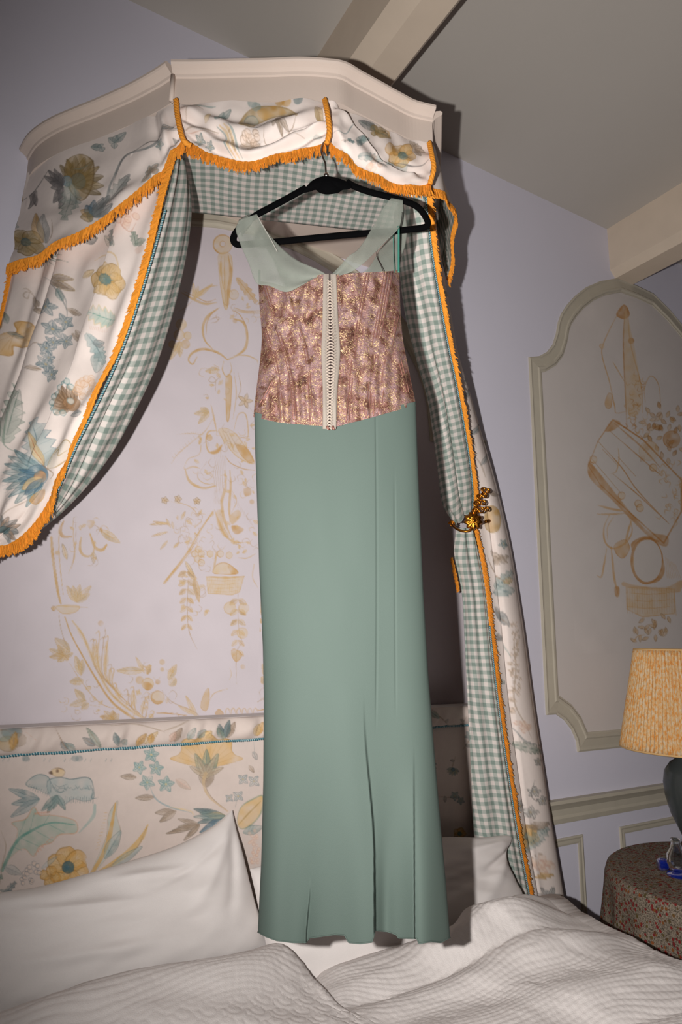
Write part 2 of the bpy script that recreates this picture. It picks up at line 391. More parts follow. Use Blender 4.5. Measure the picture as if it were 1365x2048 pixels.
def fern(c, b, t, w, colr, vein, n=6, al=.6, edge=None, fill2=None):
    """serrated feather leaf"""
    b, t = np.asarray(b, float), np.asarray(t, float); d = t-b; nn = np.array([-d[1], d[0]])/max(1e-6, np.hypot(*d))
    def side(sg):
        out = []
        for i in range(n):
            f = (i+.2)/n; e = math.sin(math.pi*min(1, (i+1.0)/(n+.6)))**.7
            out += [b+d*f+nn*sg*w*.5*e*.62, b+d*(f+.75/n)+nn*sg*w*.5*e*1.1]
        return out
    c.fill([b]+side(1)+[t]+side(-1)[::-1], colr, al, smooth=False, edge=edge if edge is not None else [x*.75 for x in colr], ew=1.1, ea=.65)
    if fill2 is not None: leaf(c, b+d*.05, b+d*.75, w*.4, fill2, None, .6)
    c.stroke([b, b+d*.5, b+d*.97], 1.3, vein, .8)
    for i in range(n):
        f = (i+.4)/n; e = math.sin(math.pi*min(1, (i+1.0)/(n+.6)))
        for sg in (1, -1): c.stroke([b+d*f, b+d*(f+.5/n)+nn*sg*w*.38*e], .9, vein, .5)
def star(c, x, y, r, colr=TEAL, n=5, a0=.3, dark=DTEAL):
    for i in range(n):
        a = a0+i*2*math.pi/n; tip = (x+r*math.cos(a), y+r*math.sin(a))
        leaf(c, (x, y), tip, r*.62, colr, dark, .42, edge=[q*.9 for q in dark])
    c.fill(rot([(math.cos(t), math.sin(t)) for t in np.linspace(0, 6.28, 7)[:-1]], 0, (x, y), r*.14), LOCH, .9)
def poppy(c, x, y, r, n=5, a0=0, colr=OCH, inner=LOCH, cen=(70, 112, 122), sq=1.0):
    for i in range(n):
        a = a0+i*2*math.pi/n; ox, oy = x+r*.55*math.cos(a), y+r*.55*math.sin(a)*sq
        blob = rot([(math.cos(t)*(1+.12*math.sin(5*t+i)), math.sin(t)*(1+.12*math.cos(4*t+i))*sq) for t in np.linspace(0, 6.28, 13)[:-1]], 0, (ox, oy), r*.5)
        c.fill(blob, colr, .66, edge=[q*.78 for q in colr], ew=1.9, ea=.75); c.fill(rot(blob-(ox, oy), 0, (ox, oy), .58), inner, .6)
        c.stroke([(x+r*.22*math.cos(a+q), y+r*.22*math.sin(a+q)*sq) for q in (-.5, -.25, 0, .25, .5)], r*.13, [k*.78 for k in colr], .5)
        for q in (-.42, -.25, -.08, .08, .25, .42): c.stroke([(x+r*.25*math.cos(a+q), y+r*.25*math.sin(a+q)*sq), (x+r*.85*math.cos(a+q), y+r*.85*math.sin(a+q)*sq)], 1.1, [k*.72 for k in colr], .5)
    if cen is not None:
        c.fill(rot([(math.cos(t), math.sin(t)*sq) for t in np.linspace(0, 6.28, 11)[:-1]], 0, (x, y), r*.3), cen, .85, edge=[q*.7 for q in cen], ew=1.5)
        for i in range(9):
            a = i*.7; c.stroke([(x+r*.2*math.cos(a), y+r*.2*math.sin(a)*sq), (x+r*.42*math.cos(a), y+r*.42*math.sin(a)*sq)], 1.3, cen, .8)
def palmette(c, x, y, r, a, colr, rim, cen, n=7, spread=2.4, tip=None):
    """fan shaped flower opening in direction a"""
    ts = np.linspace(-spread/2, spread/2, n)
    for i, t in enumerate(ts):
        rr = r*(.82+.18*math.cos(t)); b = (x, y); e = (x+rr*math.cos(a+t), y+rr*math.sin(a+t))
        leaf(c, b, e, rr*spread/n*1.15, colr if i % 2 else rim, [q*.75 for q in rim], .62, edge=[q*.72 for q in rim])
        if tip is not None: c.fill(rot([(math.cos(k), math.sin(k)) for k in np.linspace(0, 6.28, 8)[:-1]], 0, e, rr*.11), tip, .7, edge=[q*.7 for q in tip])
    c.fill(rot([(math.cos(k), math.sin(k)) for k in np.linspace(0, 6.28, 10)[:-1]], 0, (x+r*.16*math.cos(a), y+r*.16*math.sin(a)), r*.24), cen, .8, edge=[q*.7 for q in cen])
def carnation(c, x, y, r, a, colr=OCH):
    lob = []
    for t in np.linspace(-1.35, 1.35, 15):
        rr = r*(1+.10*math.cos(t*9)); lob.append((x+rr*math.cos(a+t), y+rr*math.sin(a+t)))
    c.fill([(x, y)]+lob, colr, .62, edge=[q*.8 for q in colr], ew=1.6)
    for t in np.linspace(-1.2, 1.2, 13): c.stroke([(x+r*.15*math.cos(a+t), y+r*.15*math.sin(a+t)), (x+r*.9*math.cos(a+t*1.02), y+r*.9*math.sin(a+t*1.02))], 1.3, [q*.8 for q in colr], .5)
    for t in (-.7, 0, .7): leaf(c, (x-r*.3*math.cos(a), y-r*.3*math.sin(a)), (x+r*.55*math.cos(a+t), y+r*.55*math.sin(a+t)), r*.26, GRN, DTEAL, .6)
    leaf(c, (x-r*.6*math.cos(a), y-r*.6*math.sin(a)), (x+r*.1*math.cos(a), y+r*.1*math.sin(a)), r*.45, TAUPE, BRN, .7)
def grapes(c, x, y, r, n=9, colr=PINK, seed=0):
    q = np.random.default_rng(seed)
    for i in range(n):
        a, d = q.uniform(0, 6.28), r*math.sqrt(q.uniform(0, 1)); k = r*.3
        c.fill(rot([(math.cos(t), math.sin(t)) for t in np.linspace(0, 6.28, 9)[:-1]], 0, (x+d*math.cos(a), y+d*math.sin(a)), k), (226, 200, 180), .5, edge=colr, ew=1.3)
def stem(c, pts, w=1.6, colr=BRN, al=.75): c.stroke(pts, w, colr, al)
def scatter(c, box, seed, n=5, size=26):
    """fill-in sprigs for cloth that the photograph hardly shows"""
    q = np.random.default_rng(seed)
    for i in range(n):
        x, y = q.uniform(box[0], box[2]), q.uniform(box[1], box[3]); a = q.uniform(0, 6.28); s_ = size*q.uniform(.7, 1.2); k = q.integers(0, 4)
        d = np.array([math.cos(a), math.sin(a)])
        stem(c, [(x-d[0]*s_*1.6, y-d[1]*s_*1.6), (x-d[1]*s_*.2, y+d[0]*s_*.2), (x, y)], 1.8)
        if k == 0: poppy(c, x, y, s_*.8)
        elif k == 1: star(c, x, y, s_*.5); star(c, x+s_*.6, y+s_*.5, s_*.4)
        elif k == 2: fern(c, (x, y), (x+d[0]*s_*1.7, y+d[1]*s_*1.7), s_*.8, GRN, DTEAL)
        else: palmette(c, x, y, s_, a, LOCH, TEAL, BLUE)
        leaf(c, (x-d[0]*s_, y-d[1]*s_), (x-d[0]*s_-d[1]*s_*.6, y-d[1]*s_+d[0]*s_*.6), s_*.3, GREY, BRN, .6)
CBG = (231, 218, 211)     # chintz ground

def net(rows, nu, nv):
    """control rows of (px, py, Y): where the cloth lies, Y = metres in front of the back wall (negative)"""
    R = np.stack([cr(np.array(r, float), nu) for r in rows]); R = cr(R, nv)
    P = onY(R[..., :2], R[..., 2]); return R[..., :2], P
def netuv(P, ref=-1):
    du = np.linalg.norm(np.diff(P, axis=1), axis=2); U = np.c_[np.zeros(len(P)), np.cumsum(du, 1)]
    U = U-U[:, [ref]] if ref else U
    dv = np.linalg.norm(np.diff(P[:, ref], axis=0), axis=1); V = np.r_[0, np.cumsum(dv)][:, None].repeat(P.shape[1], 1)
    return np.stack([U, V], -1)

# ------------------------------------------------------------------ trimmings
def fringe(parent, P, D, Lh=.026, out=(-.45, -.89, 0), name='fringe', seed=0, head=.004, step=.0019):
    """bullion fringe: a woven heading along P and cut yarns hanging in direction D"""
    q = np.random.default_rng(seed); P = np.asarray(P, float); D = np.broadcast_to(np.asarray(D, float), P.shape)
    Q = resample(np.c_[P, D], step=step); P, D = Q[:, :3], unit(Q[:, 3:]); out = unit(np.asarray(out, float)); n = len(P)
    T = unit(np.gradient(P, axis=0)); A = Acc()
    Vt, Ft = tube_data(resample(P, step=.004), head, 6, prof=lambda i, a: 1+.22*np.sin(i*1.7+a*2)); A.add(Vt, Ft, np.tile(lin((228, 146, 48)), (len(Vt), 1)))
    for lay in range(2):
        b = P+out*(.0015+.0025*lay)+T*q.normal(0, .0008, (n, 1)); d = unit(D+T*q.normal(0, .16, (n, 1))+out*(q.normal(.02, .10, (n, 1))+.06*lay))
        ln = Lh*(q.uniform(.78, 1.08, (n, 1)) - .12*lay)*(1+.10*smooth_noise((n, 2), (max(4, n//25), 1), seed+lay)[:, :1])
        d2 = unit(d+T*q.normal(0, .18, (n, 1))+np.array([0, 0, -.22])); mid = b+d*ln*.55; tip = mid+d2*ln*.5
        s1 = unit(np.cross(d, out)); w = .00125
        V = np.stack([b-s1*w, b+s1*w, b+out*w, mid-s1*w*1.25, mid+s1*w*1.25, mid+out*w*1.5, tip-s1*w*.8, tip+s1*w*.8, tip+out*w], 1).reshape(-1, 3)
        i = (np.arange(n)*9)[:, None]; fs = []
        for k in (0, 3):
            for a, c_ in ((0, 1), (1, 2), (2, 0)): fs.append(np.concatenate([i+k+a, i+k+c_, i+k+3+c_, i+k+3+a], 1))
        cl = np.repeat(lin((232, 150, 52))[None]*q.uniform(.78, 1.12, (n, 1)), 9, 0); A.add(V, [np.concatenate(fs)], cl)
    return A.build(name, M['yarn'], parent, usecol=True, kind='stuff', smooth=False)
def braid_trim(parent, P, r=.0027, name='braid', pitch=.006):
    """two-ply gimp, blue with pale thread"""
    P = resample(P, step=.0014); T, N, B = frames(P); n = len(P); s = np.arange(n)*.0014; A = Acc()
    for k, c_ in ((0, (58, 112, 126)), (1, (178, 196, 196))):
        a = s/pitch*2*np.pi+k*np.pi; q = P+(N*np.cos(a)[:, None]+B*np.sin(a)[:, None])*r*.62
        V, F = tube_data(q, r*(.62 if k == 0 else .42), 5); A.add(V, F, np.tile(lin(c_), (len(V), 1)))
    return A.build(name, M['braid'], parent, usecol=True)
def rope_trim(parent, P, r=.0065, name='rope'):
    P = resample(cr(P, 60), step=.002)
    return tube(name, P, r, M['rope'], parent, sides=24, prof=lambda i, a: .70+.34*np.abs(np.cos(1.5*(a+i*.42))))

# ------------------------------------------------------------------ room shell
CEIL = 3.50
def struct(name, mat, boxes):
    A = Acc()
    for a, b in boxes: A.box(np.array(a, float), np.array(b, float))
    return A.build(name, mat, smooth=False, kind='structure')
X0, X1, Y0 = -3.2, 5.2, -6.0
wall_back = struct('wall_back', M['wall'], [((X0, 0, 0), (X1, .12, CEIL))])
struct('wall_left', M['wall'], [((X0-.12, Y0, 0), (X0, .12, CEIL))])
struct('wall_right', M['wall'], [((X1, Y0, 0), (X1+.12, .12, CEIL))])
struct('wall_front', M['wall'], [((X0-.12, Y0-.12, 0), (X1+.12, Y0, CEIL))])
struct('ceiling', M['ceil'], [((X0-.12, Y0-.12, CEIL), (X1+.12, .12, CEIL+.1))])
struct('floor', M['floor'], [((X0-.12, Y0-.12, -.1), (X1+.12, .12, 0))])
def ext_profile(name, prof, x0, x1, mat):
    """prof (out, z) extruded along the back wall"""
    p = np.array(prof); n = len(p); V = np.concatenate([np.c_[np.full(n, x), -p[:, 0], p[:, 1]] for x in (x0, x1)])
    i = np.arange(n-1); F = [np.stack([i, i+1, i+1+n, i+n], -1), np.array([np.arange(n)[::-1], np.arange(n)+n])]
    return mesh_np(name, V, F, mat, smooth=False, kind='structure')
ext_profile('baseboard_back', [(0, 0), (.022, 0), (.022, .11), (.014, .125), (.012, .14), (0, .145)], 1.95, X1, M['mould'])
def beam(name, x0, x1, zb, ch=.035):
    A = Acc(); xs = [(x0, CEIL), (x0, zb+ch), (x0+ch, zb), (x1-.012, zb), (x1, zb+.012), (x1, CEIL)]; n = len(xs)
    V = np.concatenate([np.array([(x, y, z) for x, z in xs]) for y in (0, Y0)]); i = np.arange(n-1)
    return mesh_np(name, V, [np.stack([i, i+1, i+1+n, i+n], -1)], M['beam'], smooth=False, kind='structure')
zb = 3.24
bx = onZ(np.array([(748., 123), (799, 160)]), zb)[:, 0]; beam('trim_1', bx[0]-.045, bx[1], zb, .05)
bx2 = onZ(np.array([(1214., 459)]), CEIL)[0, 0]; beam('trim_2', bx2, bx2+.17, zb)
def offset2(P, d, closed=False):
    P = np.asarray(P, float); n = len(P); out = []
    for i in range(n):
        a = P[i-1] if (i or closed) else None; b = P[(i+1) % n] if (i < n-1 or closed) else None
        t1 = unit(P[i]-a) if a is not None else None; t2 = unit(b-P[i]) if b is not None else None
        if t1 is None: t1 = t2
        if t2 is None: t2 = t1
        n1, n2 = np.array([-t1[1], t1[0]]), np.array([-t2[1], t2[0]]); m = unit(n1+n2); k = max(.35, m@n1); out.append(P[i]+m*d/k)
    return np.array(out)
def moulding(name, path, prof, mat, closed=True, y=0.0, parent=None):
    """raised picture moulding on the back wall, path in (x, z), prof (inward distance, height off the wall)"""
    rows = np.stack([np.c_[q[:, 0], np.full(len(q), y-h*.55), q[:, 1]] for d, h in prof for q in [offset2(path, d, closed)]])
    return grid_obj(name, rows, mat, parent, wrap=closed, smooth=False, **({} if parent is not None else dict(kind='structure')))
MPROF = [(0, -.001), (0, .010), (.007, .016), (.012, .012), (.018, .011), (.046, .016), (.052, .022), (.060, .022), (.066, .012), (.072, .010), (.072, -.001)]
# arched panel on the right
pl = np.array([(1092, 1430), (1057, 715), (1078, 713), (1094, 704), (1105, 690), (1112, 668), (1116, 645), (1122, 628), (1134, 610), (1150, 592), (1172, 575), (1200, 563), (1235, 557)], float)
pw = onY(pl); pw[0, 0] = pw[1, 0] = .5*(pw[0, 0]+pw[1, 0]); pw = pw[:, [0, 2]]
pb = onY(np.array([(1155., 1504), (1152, 1481), (1142, 1458), (1128, 1440), (1112, 1432)]))[:, [0, 2]]; pb[-1, 1] = pw[0, 1]
CX = 2.82; half = np.r_[pb, pw]; mir = half[::-1].copy(); mir[:, 0] = 2*CX-mir[:, 0]
apanel = np.r_[half, [[CX, pw[:, 1].max()+.005]], mir]
moulding('trim_3', apanel[::-1], MPROF, M['mould'])
rz = (onY(np.array([(1103., 1600)]))[0, 2], onY(np.array([(1108., 1649)]))[0, 2])
ext_profile('trim_4', [(0, rz[1]), (.012, rz[1]+.002), (.016, rz[1]+.02), (.012, rz[1]+.03), (.013, rz[0]-.035), (.022, rz[0]-.022), (.03, rz[0]-.012), (.028, rz[0]), (0, rz[0])], 1.66, X1, M['mould'])
LPROF = [(0, -.001), (0, .008), (.006, .012), (.012, .008), (.022, .010), (.028, .008), (.028, -.001)]
def rect(x0, z0, x1, z1): return np.array([(x0, z0), (x1, z0), (x1, z1), (x0, z1)], float)
q = onY(np.array([(1165., 1668), (1240, 1671)]))
moulding('trim_5', rect(1.72, .26, q[0, 0], q[0, 2]), LPROF, M['mould']); moulding('trim_6', rect(q[1, 0], .26, 3.25, q[0, 2]), LPROF, M['mould'])
# panel behind the bed: white painted field inside an arched moulding
BX = .80
arch = lambda hw, zs, zt: np.array([(BX+hw, .9), (BX+hw, zs)]+[(BX+hw*.78*math.cos(t), zs+.02+(zt-zs-.02)*math.sin(t)) for t in np.linspace(0, math.pi, 25)]+[(BX-hw, zs), (BX-hw, .9)])
ap = arch(.97, 2.25, 2.88)
moulding('trim_7', ap, MPROF, M['mould'], closed=True)
fld = offset2(ap, .06, True); A = Acc(); A.add(np.c_[fld[:, 0], np.full(len(fld), -.0012), fld[:, 1]], np.array([np.arange(len(fld))]))
A.build('panel_field', M['panelwall'], wall_back, smooth=False)
fld = offset2(apanel[::-1], .06, True); A = Acc(); A.add(np.c_[fld[:, 0], np.full(len(fld), -.0012), fld[:, 1]], np.array([np.arange(len(fld))]))
A.build('panel_field', plain('grey_panel_paint', (206, 198, 194), .75, .03, 4, .12, 160), wall_back, smooth=False)

# ------------------------------------------------------------------ painted murals
def cropper(x0, y0, s): return lambda *p: [(x0+a*s, y0+b*s) for a, b in p]
S1, S2, S3, S4 = (192, 156, 104), (182, 136, 76), (172, 142, 108), (202, 178, 142)
mc = Canvas(40, 400, 560, 1480, MURALC, 1.5, 3, .006, .78)
T = cropper(340, 420, .2831)      # finial, scrolls
def circ(x, y, r, sx=1, n=16): return [(x+r*sx*math.cos(t), y+r*math.sin(t)) for t in np.linspace(0, 2*math.pi, n, endpoint=False)]
def L(c, pts, w=2.0, k=S1, al=.8): c.stroke(pts, w, k, al)
mc.fill(T(*circ(372, 245, 66)), S4, .7, edge=S2, ew=3.2, ea=.8); mc.fill(T(*circ(372, 242, 20)), MURALC, .8, edge=S2, ew=2)
mc.fill(T((345, 315), (425, 315), (440, 430), (425, 560), (405, 690), (385, 690), (360, 560), (345, 430)), S4, .7, edge=S1, ew=2.2)
mc.stroke(T((362, 330), (358, 430), (378, 560)), 5, S1, .7); mc.stroke(T((410, 320), (428, 440), (412, 560), (402, 680)), 7, S2, .65); mc.stroke(T((385, 330), (385, 500), (392, 680)), 3, S2, .5)
mc.stroke(T((80, 585), (170, 635), (250, 665), (330, 655)), 6, S1, .7); mc.stroke(T((90, 575), (180, 615), (260, 650), (325, 632)), 2, S2, .7); mc.stroke(T((60, 720), (110, 690), (160, 640)), 1.5, S3, .7)
for a in ((165, 520), (200, 540), (240, 560), (300, 525)): leaf(mc, T((170, 632))[0], T(a)[0], 8, S4, S1, .6, edge=S1)
mc.stroke(T((230, 570), (280, 545), (335, 535)), 3, S1, .6)
for d in (0, 22, 44): mc.stroke(T((450, 690+d*.4), (530, 715+d*.3), (640, 715+d*.4)), 2.2, S1 if d else S2, .7)
fern(mc, T((470, 480))[0], T((610, 655))[0], 17, S1, S2, 5, .6, edge=S2); mc.fill(T(*circ(450, 600, 34)), S4, .4, edge=S1, ew=1.8)
mc.stroke(T((335, 700), (265, 755), (232, 830), (245, 920), (300, 985)), (3, 7, 6, 4, 2), S1, .8); mc.stroke(T((350, 690), (290, 740), (258, 810), (256, 880)), 2, S2, .7)
mc.stroke(T((450, 770), (520, 800), (545, 890), (530, 980), (470, 1030), (405, 1060)), (3, 6, 6, 7, 4, 3), S1, .8); mc.stroke(T((440, 710), (490, 740), (540, 830), (550, 920)), 2, S2, .7)
mc.fill(T(*circ(458, 785, 16)), S2, .5); mc.stroke(T((280, 780), (310, 765), (345, 760), (330, 790), (290, 800)), 1.6, S3, .7)
mc.stroke(T((405, 1060), (340, 1010), (240, 985), (160, 1010), (130, 1060), (160, 1090), (190, 1040)), (3, 5, 7, 6, 4, 3, 2), S1, .8); mc.stroke(T((380, 1040), (300, 1000), (200, 985), (140, 1030)), 1.6, S2, .7)
mc.stroke(T((450, 1030), (540, 1030), (610, 1060), (620, 1090)), 3, S1, .7)
for i, (x, y, r) in enumerate(((80, 810, 36), (65, 885, 36), (125, 890, 26), (110, 950, 30), (15, 950, 24))): mc.fill(T(*circ(x, y, r)), S1 if i in (3,) else S4, .65, edge=S1, ew=1.8)
for a in ((70, 1040), (30, 1000), (0, 1060)): leaf(mc, T((70, 930))[0], T(a)[0], 12, S4, S1, .6, edge=S1)
mc.stroke(T((380, 1070), (370, 1130), (400, 1180), (435, 1130), (425, 1080)), 2.4, S1, .8); leaf(mc, T((350, 1130))[0], T((250, 1140))[0], 12, S4, S1, .6, edge=S1); mc.stroke(T((345, 1115), (310, 1095)), 3, S2, .6)
mc.stroke(T((320, 1280), (320, 1200), (290, 1180), (275, 1210), (310, 1220), (345, 1190), (355, 1230)), 1.6, S3, .75)
mc.fill(T((395, 1185), (435, 1180), (430, 1340), (415, 1480), (400, 1480), (395, 1340)), S1, .7, edge=S2, ew=1.8); mc.stroke(T((452, 1150), (468, 1300), (445, 1480)), 2, S1, .7); mc.stroke(T((480, 1150), (500, 1260), (470, 1340)), 1.6, S3, .7)
for a in range(5): leaf(mc, T((530, 1350))[0], T((530+55*math.cos(a*1.25), 1350+55*math.sin(a*1.25)))[0], 7, S1, None, .5)
mc.stroke(T((530, 1350), (585, 1430)), 1.4, S3, .6)
mc.fill(T((340, 1560), (400, 1545), (470, 1590), (540, 1690), (595, 1780), (560, 1790), (470, 1740), (400, 1660)), S4, .5, edge=S1, ew=2); mc.fill(T((470, 1660), (540, 1680), (590, 1770), (560, 1785), (500, 1730)), S2, .55, edge=S2, ew=1.6)
for d in range(4): mc.stroke(T((345+d*22, 1560), (380+d*24, 1640), (395+d*28, 1700)), 1.4, S3, .65)
mc.stroke(T((450, 1560), (480, 1450), (530, 1440), (550, 1530), (545, 1610), (480, 1600)), 2.6, S1, .75); mc.stroke(T((490, 1610), (560, 1600)), 4, S2, .5)
mc.stroke(T((330, 1560), (270, 1570), (255, 1640), (275, 1710), (330, 1710), (370, 1660)), (2, 4, 3, 4, 6, 2), S1, .8); mc.fill(T((285, 1710), (330, 1690), (365, 1660), (350, 1710), (310, 1728)), S2, .6)
mc.fill(T(*circ(278, 1610, 20)), S2, .5, edge=S2, ew=1.6); mc.stroke(T((290, 1380), (310, 1470), (330, 1570)), 4, S1, .7)
for a in ((215, 1400), (170, 1440), (240, 1470), (200, 1510)): leaf(mc, T((275, 1430))[0], T(a)[0], 11, S4, S1, .6, edge=S1)
mc.stroke(T((300, 1480), (250, 1560), (180, 1620), (60, 1720), (10, 1790)), 1.6, S1, .7); mc.stroke(T((240, 1590), (150, 1580), (50, 1585)), 1.4, S1, .6); mc.stroke(T((215, 1600), (210, 1720), (130, 1760), (95, 1830)), 1.5, S1, .7)
for i in range(9): f = i/8; mc.stroke(T((180-150*f, 1620+140*f), (165-150*f, 1600+140*f)), 1.6, S1, .6); mc.stroke(T((230-20*f*6, 1585), (225-120*f, 1570)), 1.4, S1, .5)
mc.stroke(T((105, 1830), (140, 1920), (230, 1965), (320, 1950)), (2, 7, 6, 3), S1, .8); mc.stroke(T((195, 1850), (200, 1900), (250, 1935), (320, 1935)), 1.8, S1, .8); mc.stroke(T((105, 1835), (160, 1815), (210, 1825)), 4, S1, .7); mc.stroke(T((210, 1850), (260, 1780)), 1.4, S3, .7)
mc.stroke(T((390, 1740), (430, 1790), (520, 1830), (600, 1840)), 2.2, S2, .7)
B = cropper(300, 850, .293)
for d in range(6): mc.stroke(B((440+d*14, 210), (445+d*13, 270), (430+d*16, 330), (440+d*13, 400), (435+d*10, 540)), 1.2, S3, .5)
for pts, w in (((510, 310), (515, 420), (490, 520), (500, 620), (525, 700), (560, 780)), 7), (((545, 310), (550, 420), (540, 560), (545, 660)), 6), (((440, 580), (470, 660), (510, 750), (580, 800), (680, 800)), 5): mc.stroke(B(*pts), w, S1, .7)
mc.fill(B((450, 590), (500, 590), (500, 680), (540, 760), (500, 760), (460, 680)), S1, .55); mc.fill(B((555, 690), (600, 690), (640, 715), (600, 745), (570, 735)), S2, .7); mc.fill(B((545, 620), (600, 580), (620, 620), (560, 680)), S1, .55)
mc.stroke(B((560, 450), (590, 520), (555, 600)), 2, S1, .6); mc.fill(B((640, 435), (685, 435), (688, 475), (648, 485)), S2, .5); mc.fill(B(*circ(695, 525, 16)), S2, .5)
for i in range(7): mc.stroke(B((560+i*20, 470+i*30), (580+i*22, 540+i*28)), 1.4, S3, .5)
mc.stroke(B((95, 1080), (250, 880), (330, 740), (430, 590)), (5, 4.5, 4, 3), S1, .9); mc.stroke(B((105, 1082), (260, 885), (340, 745)), 1.3, S2, .8); mc.stroke(B((305, 700), (350, 660)), 6, S1, .6)
for k, (x, y, a) in enumerate(((100, 515, 2.5), (190, 505, 0), (320, 520, 1))):
    for j in range(5): leaf(mc, B((x, y))[0], B((x+26*math.cos(a+j*1.25), y+26*math.sin(a+j*1.25)))[0], 6, S1, None, .45)
mc.stroke(B((120, 520), (230, 540), (300, 580), (330, 640)), 1.5, S1, .7)
for x, y, dx, dy in ((0, 680, 130, -10), (10, 760, 110, -30), (70, 850, 50, -60), (20, 660, 120, 20), (200, 800, -40, 40), (110, 640, 30, 60), (150, 660, 10, 50), (240, 590, -30, 60), (330, 620, 20, -40)): leaf(mc, B((x+dx, y+dy))[0], B((x, y))[0], 5, S4, S1, .6, edge=S3)
for i in range(26):
    x, y = rng.uniform(200, 440), rng.uniform(590, 820); a = rng.uniform(0, 6.28); mc.stroke(B((x, y), (x+30*math.cos(a), y+30*math.sin(a)), (x+40*math.cos(a+.8), y+40*math.sin(a+.8))), 1.4, S3 if i % 3 else S1, .55)
for i, (x, y) in enumerate(((305, 880), (330, 850), (350, 880), (325, 915), (350, 940), (410, 880), (480, 880), (540, 890))): mc.fill(B(*circ(x, y, 22)), S4, .5, edge=S1 if i % 2 else S2, ew=1.8)
mc.fill(B((430, 1010), (450, 960), (500, 940), (550, 960), (600, 1010), (520, 1020)), S4, .7, edge=S2, ew=2.6); mc.fill(B((530, 960), (600, 1000), (560, 1020)), S2, .5); mc.stroke(B((450, 870), (445, 930), (430, 1000)), 5, S1, .6)
mc.fill(B((385, 1035), (640, 1035), (610, 1140), (560, 1160), (395, 1150)), S4, .65, smooth=False, edge=S1, ew=2)
for i in range(16): mc.stroke(B((392+i*14, 1045), (400+i*13, 1150)), 1.1, S1, .6)
for y in (1060, 1085, 1110, 1135): mc.stroke(B((392, y), (500, y+5), (612, y-4)), 1.2, S1, .6)
mc.stroke(B((380, 1036), (520, 1044), (645, 1034)), 3.4, S1, .8)
for x0_, n_ in ((250, 7), (600, 6)):
    for i in range(n_):
        y = 1000+i*60 if x0_ == 250 else 1190+i*70
        for sg in (-1, 1): leaf(mc, B((x0_+sg*4, y))[0], B((x0_+sg*(58-i*4), y+38))[0], 11-i*.7, S1 if (i+sg) % 3 else S4, S2, .55, edge=S1)
    mc.stroke(B((x0_+20, 980), (x0_+4, 1200), (x0_+15, 1400), (x0_+70, 1530)) if x0_ == 250 else B((600, 1150), (605, 1400), (625, 1480), (590, 1560), (590, 1770)), 1.6, S3, .8)
leaf(mc, B((300, 1040))[0], B((335, 1210))[0], 12, S1, S2, .65, edge=S1); leaf(mc, B((240, 930))[0], B((300, 1040))[0], 8, S4, S1, .6)
mc.fill(B(*circ(545, 1250, 40)), S4, .5, edge=S1, ew=1.6); mc.fill(B(*circ(640, 1250, 34)), S4, .5, edge=S1, ew=1.6); mc.fill(B(*circ(630, 1420, 36)), S4, .6, edge=S1, ew=1.6); mc.fill(B((555, 1540), (580, 1530), (625, 1570), (590, 1615), (560, 1580)), S1, .6, edge=S2, ew=1.4); mc.fill(B(*circ(633, 1650, 16)), S1, .5); mc.stroke(B((545, 1660), (555, 1700), (540, 1740)), 1.6, S1, .6)
mc.stroke(B((600, 905), (660, 910), (720, 880)), 2.2, S1, .7); mc.stroke(B((710, 950), (700, 1040), (735, 1110)), 3, S1, .5)
A_ = cropper(80, 1040, .2491)
mc.stroke(A_((90, 140), (100, 300), (140, 560), (165, 670)), (5, 5, 6, 5), S1, .9); mc.stroke(A_((100, 140), (112, 300), (150, 560)), 1.4, S2, .8); mc.stroke(A_((150, 20), (155, 300), (185, 600)), 2, S1, .8)
mc.stroke(A_((265, 0), (270, 150), (275, 300), (230, 430)), 2.4, S1, .8); mc.stroke(A_((285, 0), (285, 200), (250, 400)), 1.4, S3, .7)
mc.stroke(A_((190, 10), (165, 70), (180, 130), (255, 135)), (3, 7, 9, 4), S2, .65); leaf(mc, A_((215, 320))[0], A_((180, 190))[0], 9, S4, S1, .6); mc.fill(A_(*circ(140, 265, 18)), S1, .5)
mc.stroke(A_((330, 140), (320, 230), (350, 285), (410, 285), (435, 210), (400, 110)), (3, 7, 6, 4, 3, 2), S1, .85); mc.stroke(A_((400, 110), (440, 220), (500, 240), (535, 200)), (3, 7, 8, 4), S1, .85); mc.stroke(A_((470, 60), (520, 110), (640, 170)), 2, S1, .7); leaf(mc, A_((480, 80))[0], A_((640, 185))[0], 16, S4, S1, .6, edge=S1); mc.fill(A_((375, 20), (400, 0), (440, 20), (400, 70)), S1, .6); leaf(mc, A_((430, 260))[0], A_((430, 350))[0], 10, S4, S1, .5); mc.fill(A_((480, 60), (505, 80), (490, 105)), S2, .6)
for a in ((215, 530), (265, 530), (320, 520), (410, 530), (400, 590)): leaf(mc, A_((290, 660))[0], A_(a)[0], 13, S4, S1, .6, edge=S1)
mc.stroke(A_((100, 710), (150, 690), (250, 695), (380, 700)), 3, S1, .8); mc.fill(A_(*circ(110, 710, 18)), S1, .5, edge=S3, ew=1.5); mc.fill(A_((130, 690), (310, 690), (280, 740), (180, 750)), S4, .6, edge=S1, ew=1.8); mc.stroke(A_((150, 750), (165, 860), (200, 980), (245, 1040)), 1.6, S3, .8)
acx = [((200, 780), (250, 920), (330, 1070), (440, 1260), (560, 1440), (660, 1530), (780, 1610)), ((260, 810), (340, 920), (400, 1060), (460, 1200), (560, 1380), (700, 1510), (860, 1610))]
mc.stroke(A_(*acx[0]), (3, 3, 4, 5, 6, 7, 6), S1, .85); mc.stroke(A_(*acx[0]), 1.5, S2, .85); mc.stroke(A_(*acx[1]), (4, 7, 9, 9, 8, 7, 5), S4, .8); mc.stroke(A_(*acx[1]), 1.6, S2, .7)
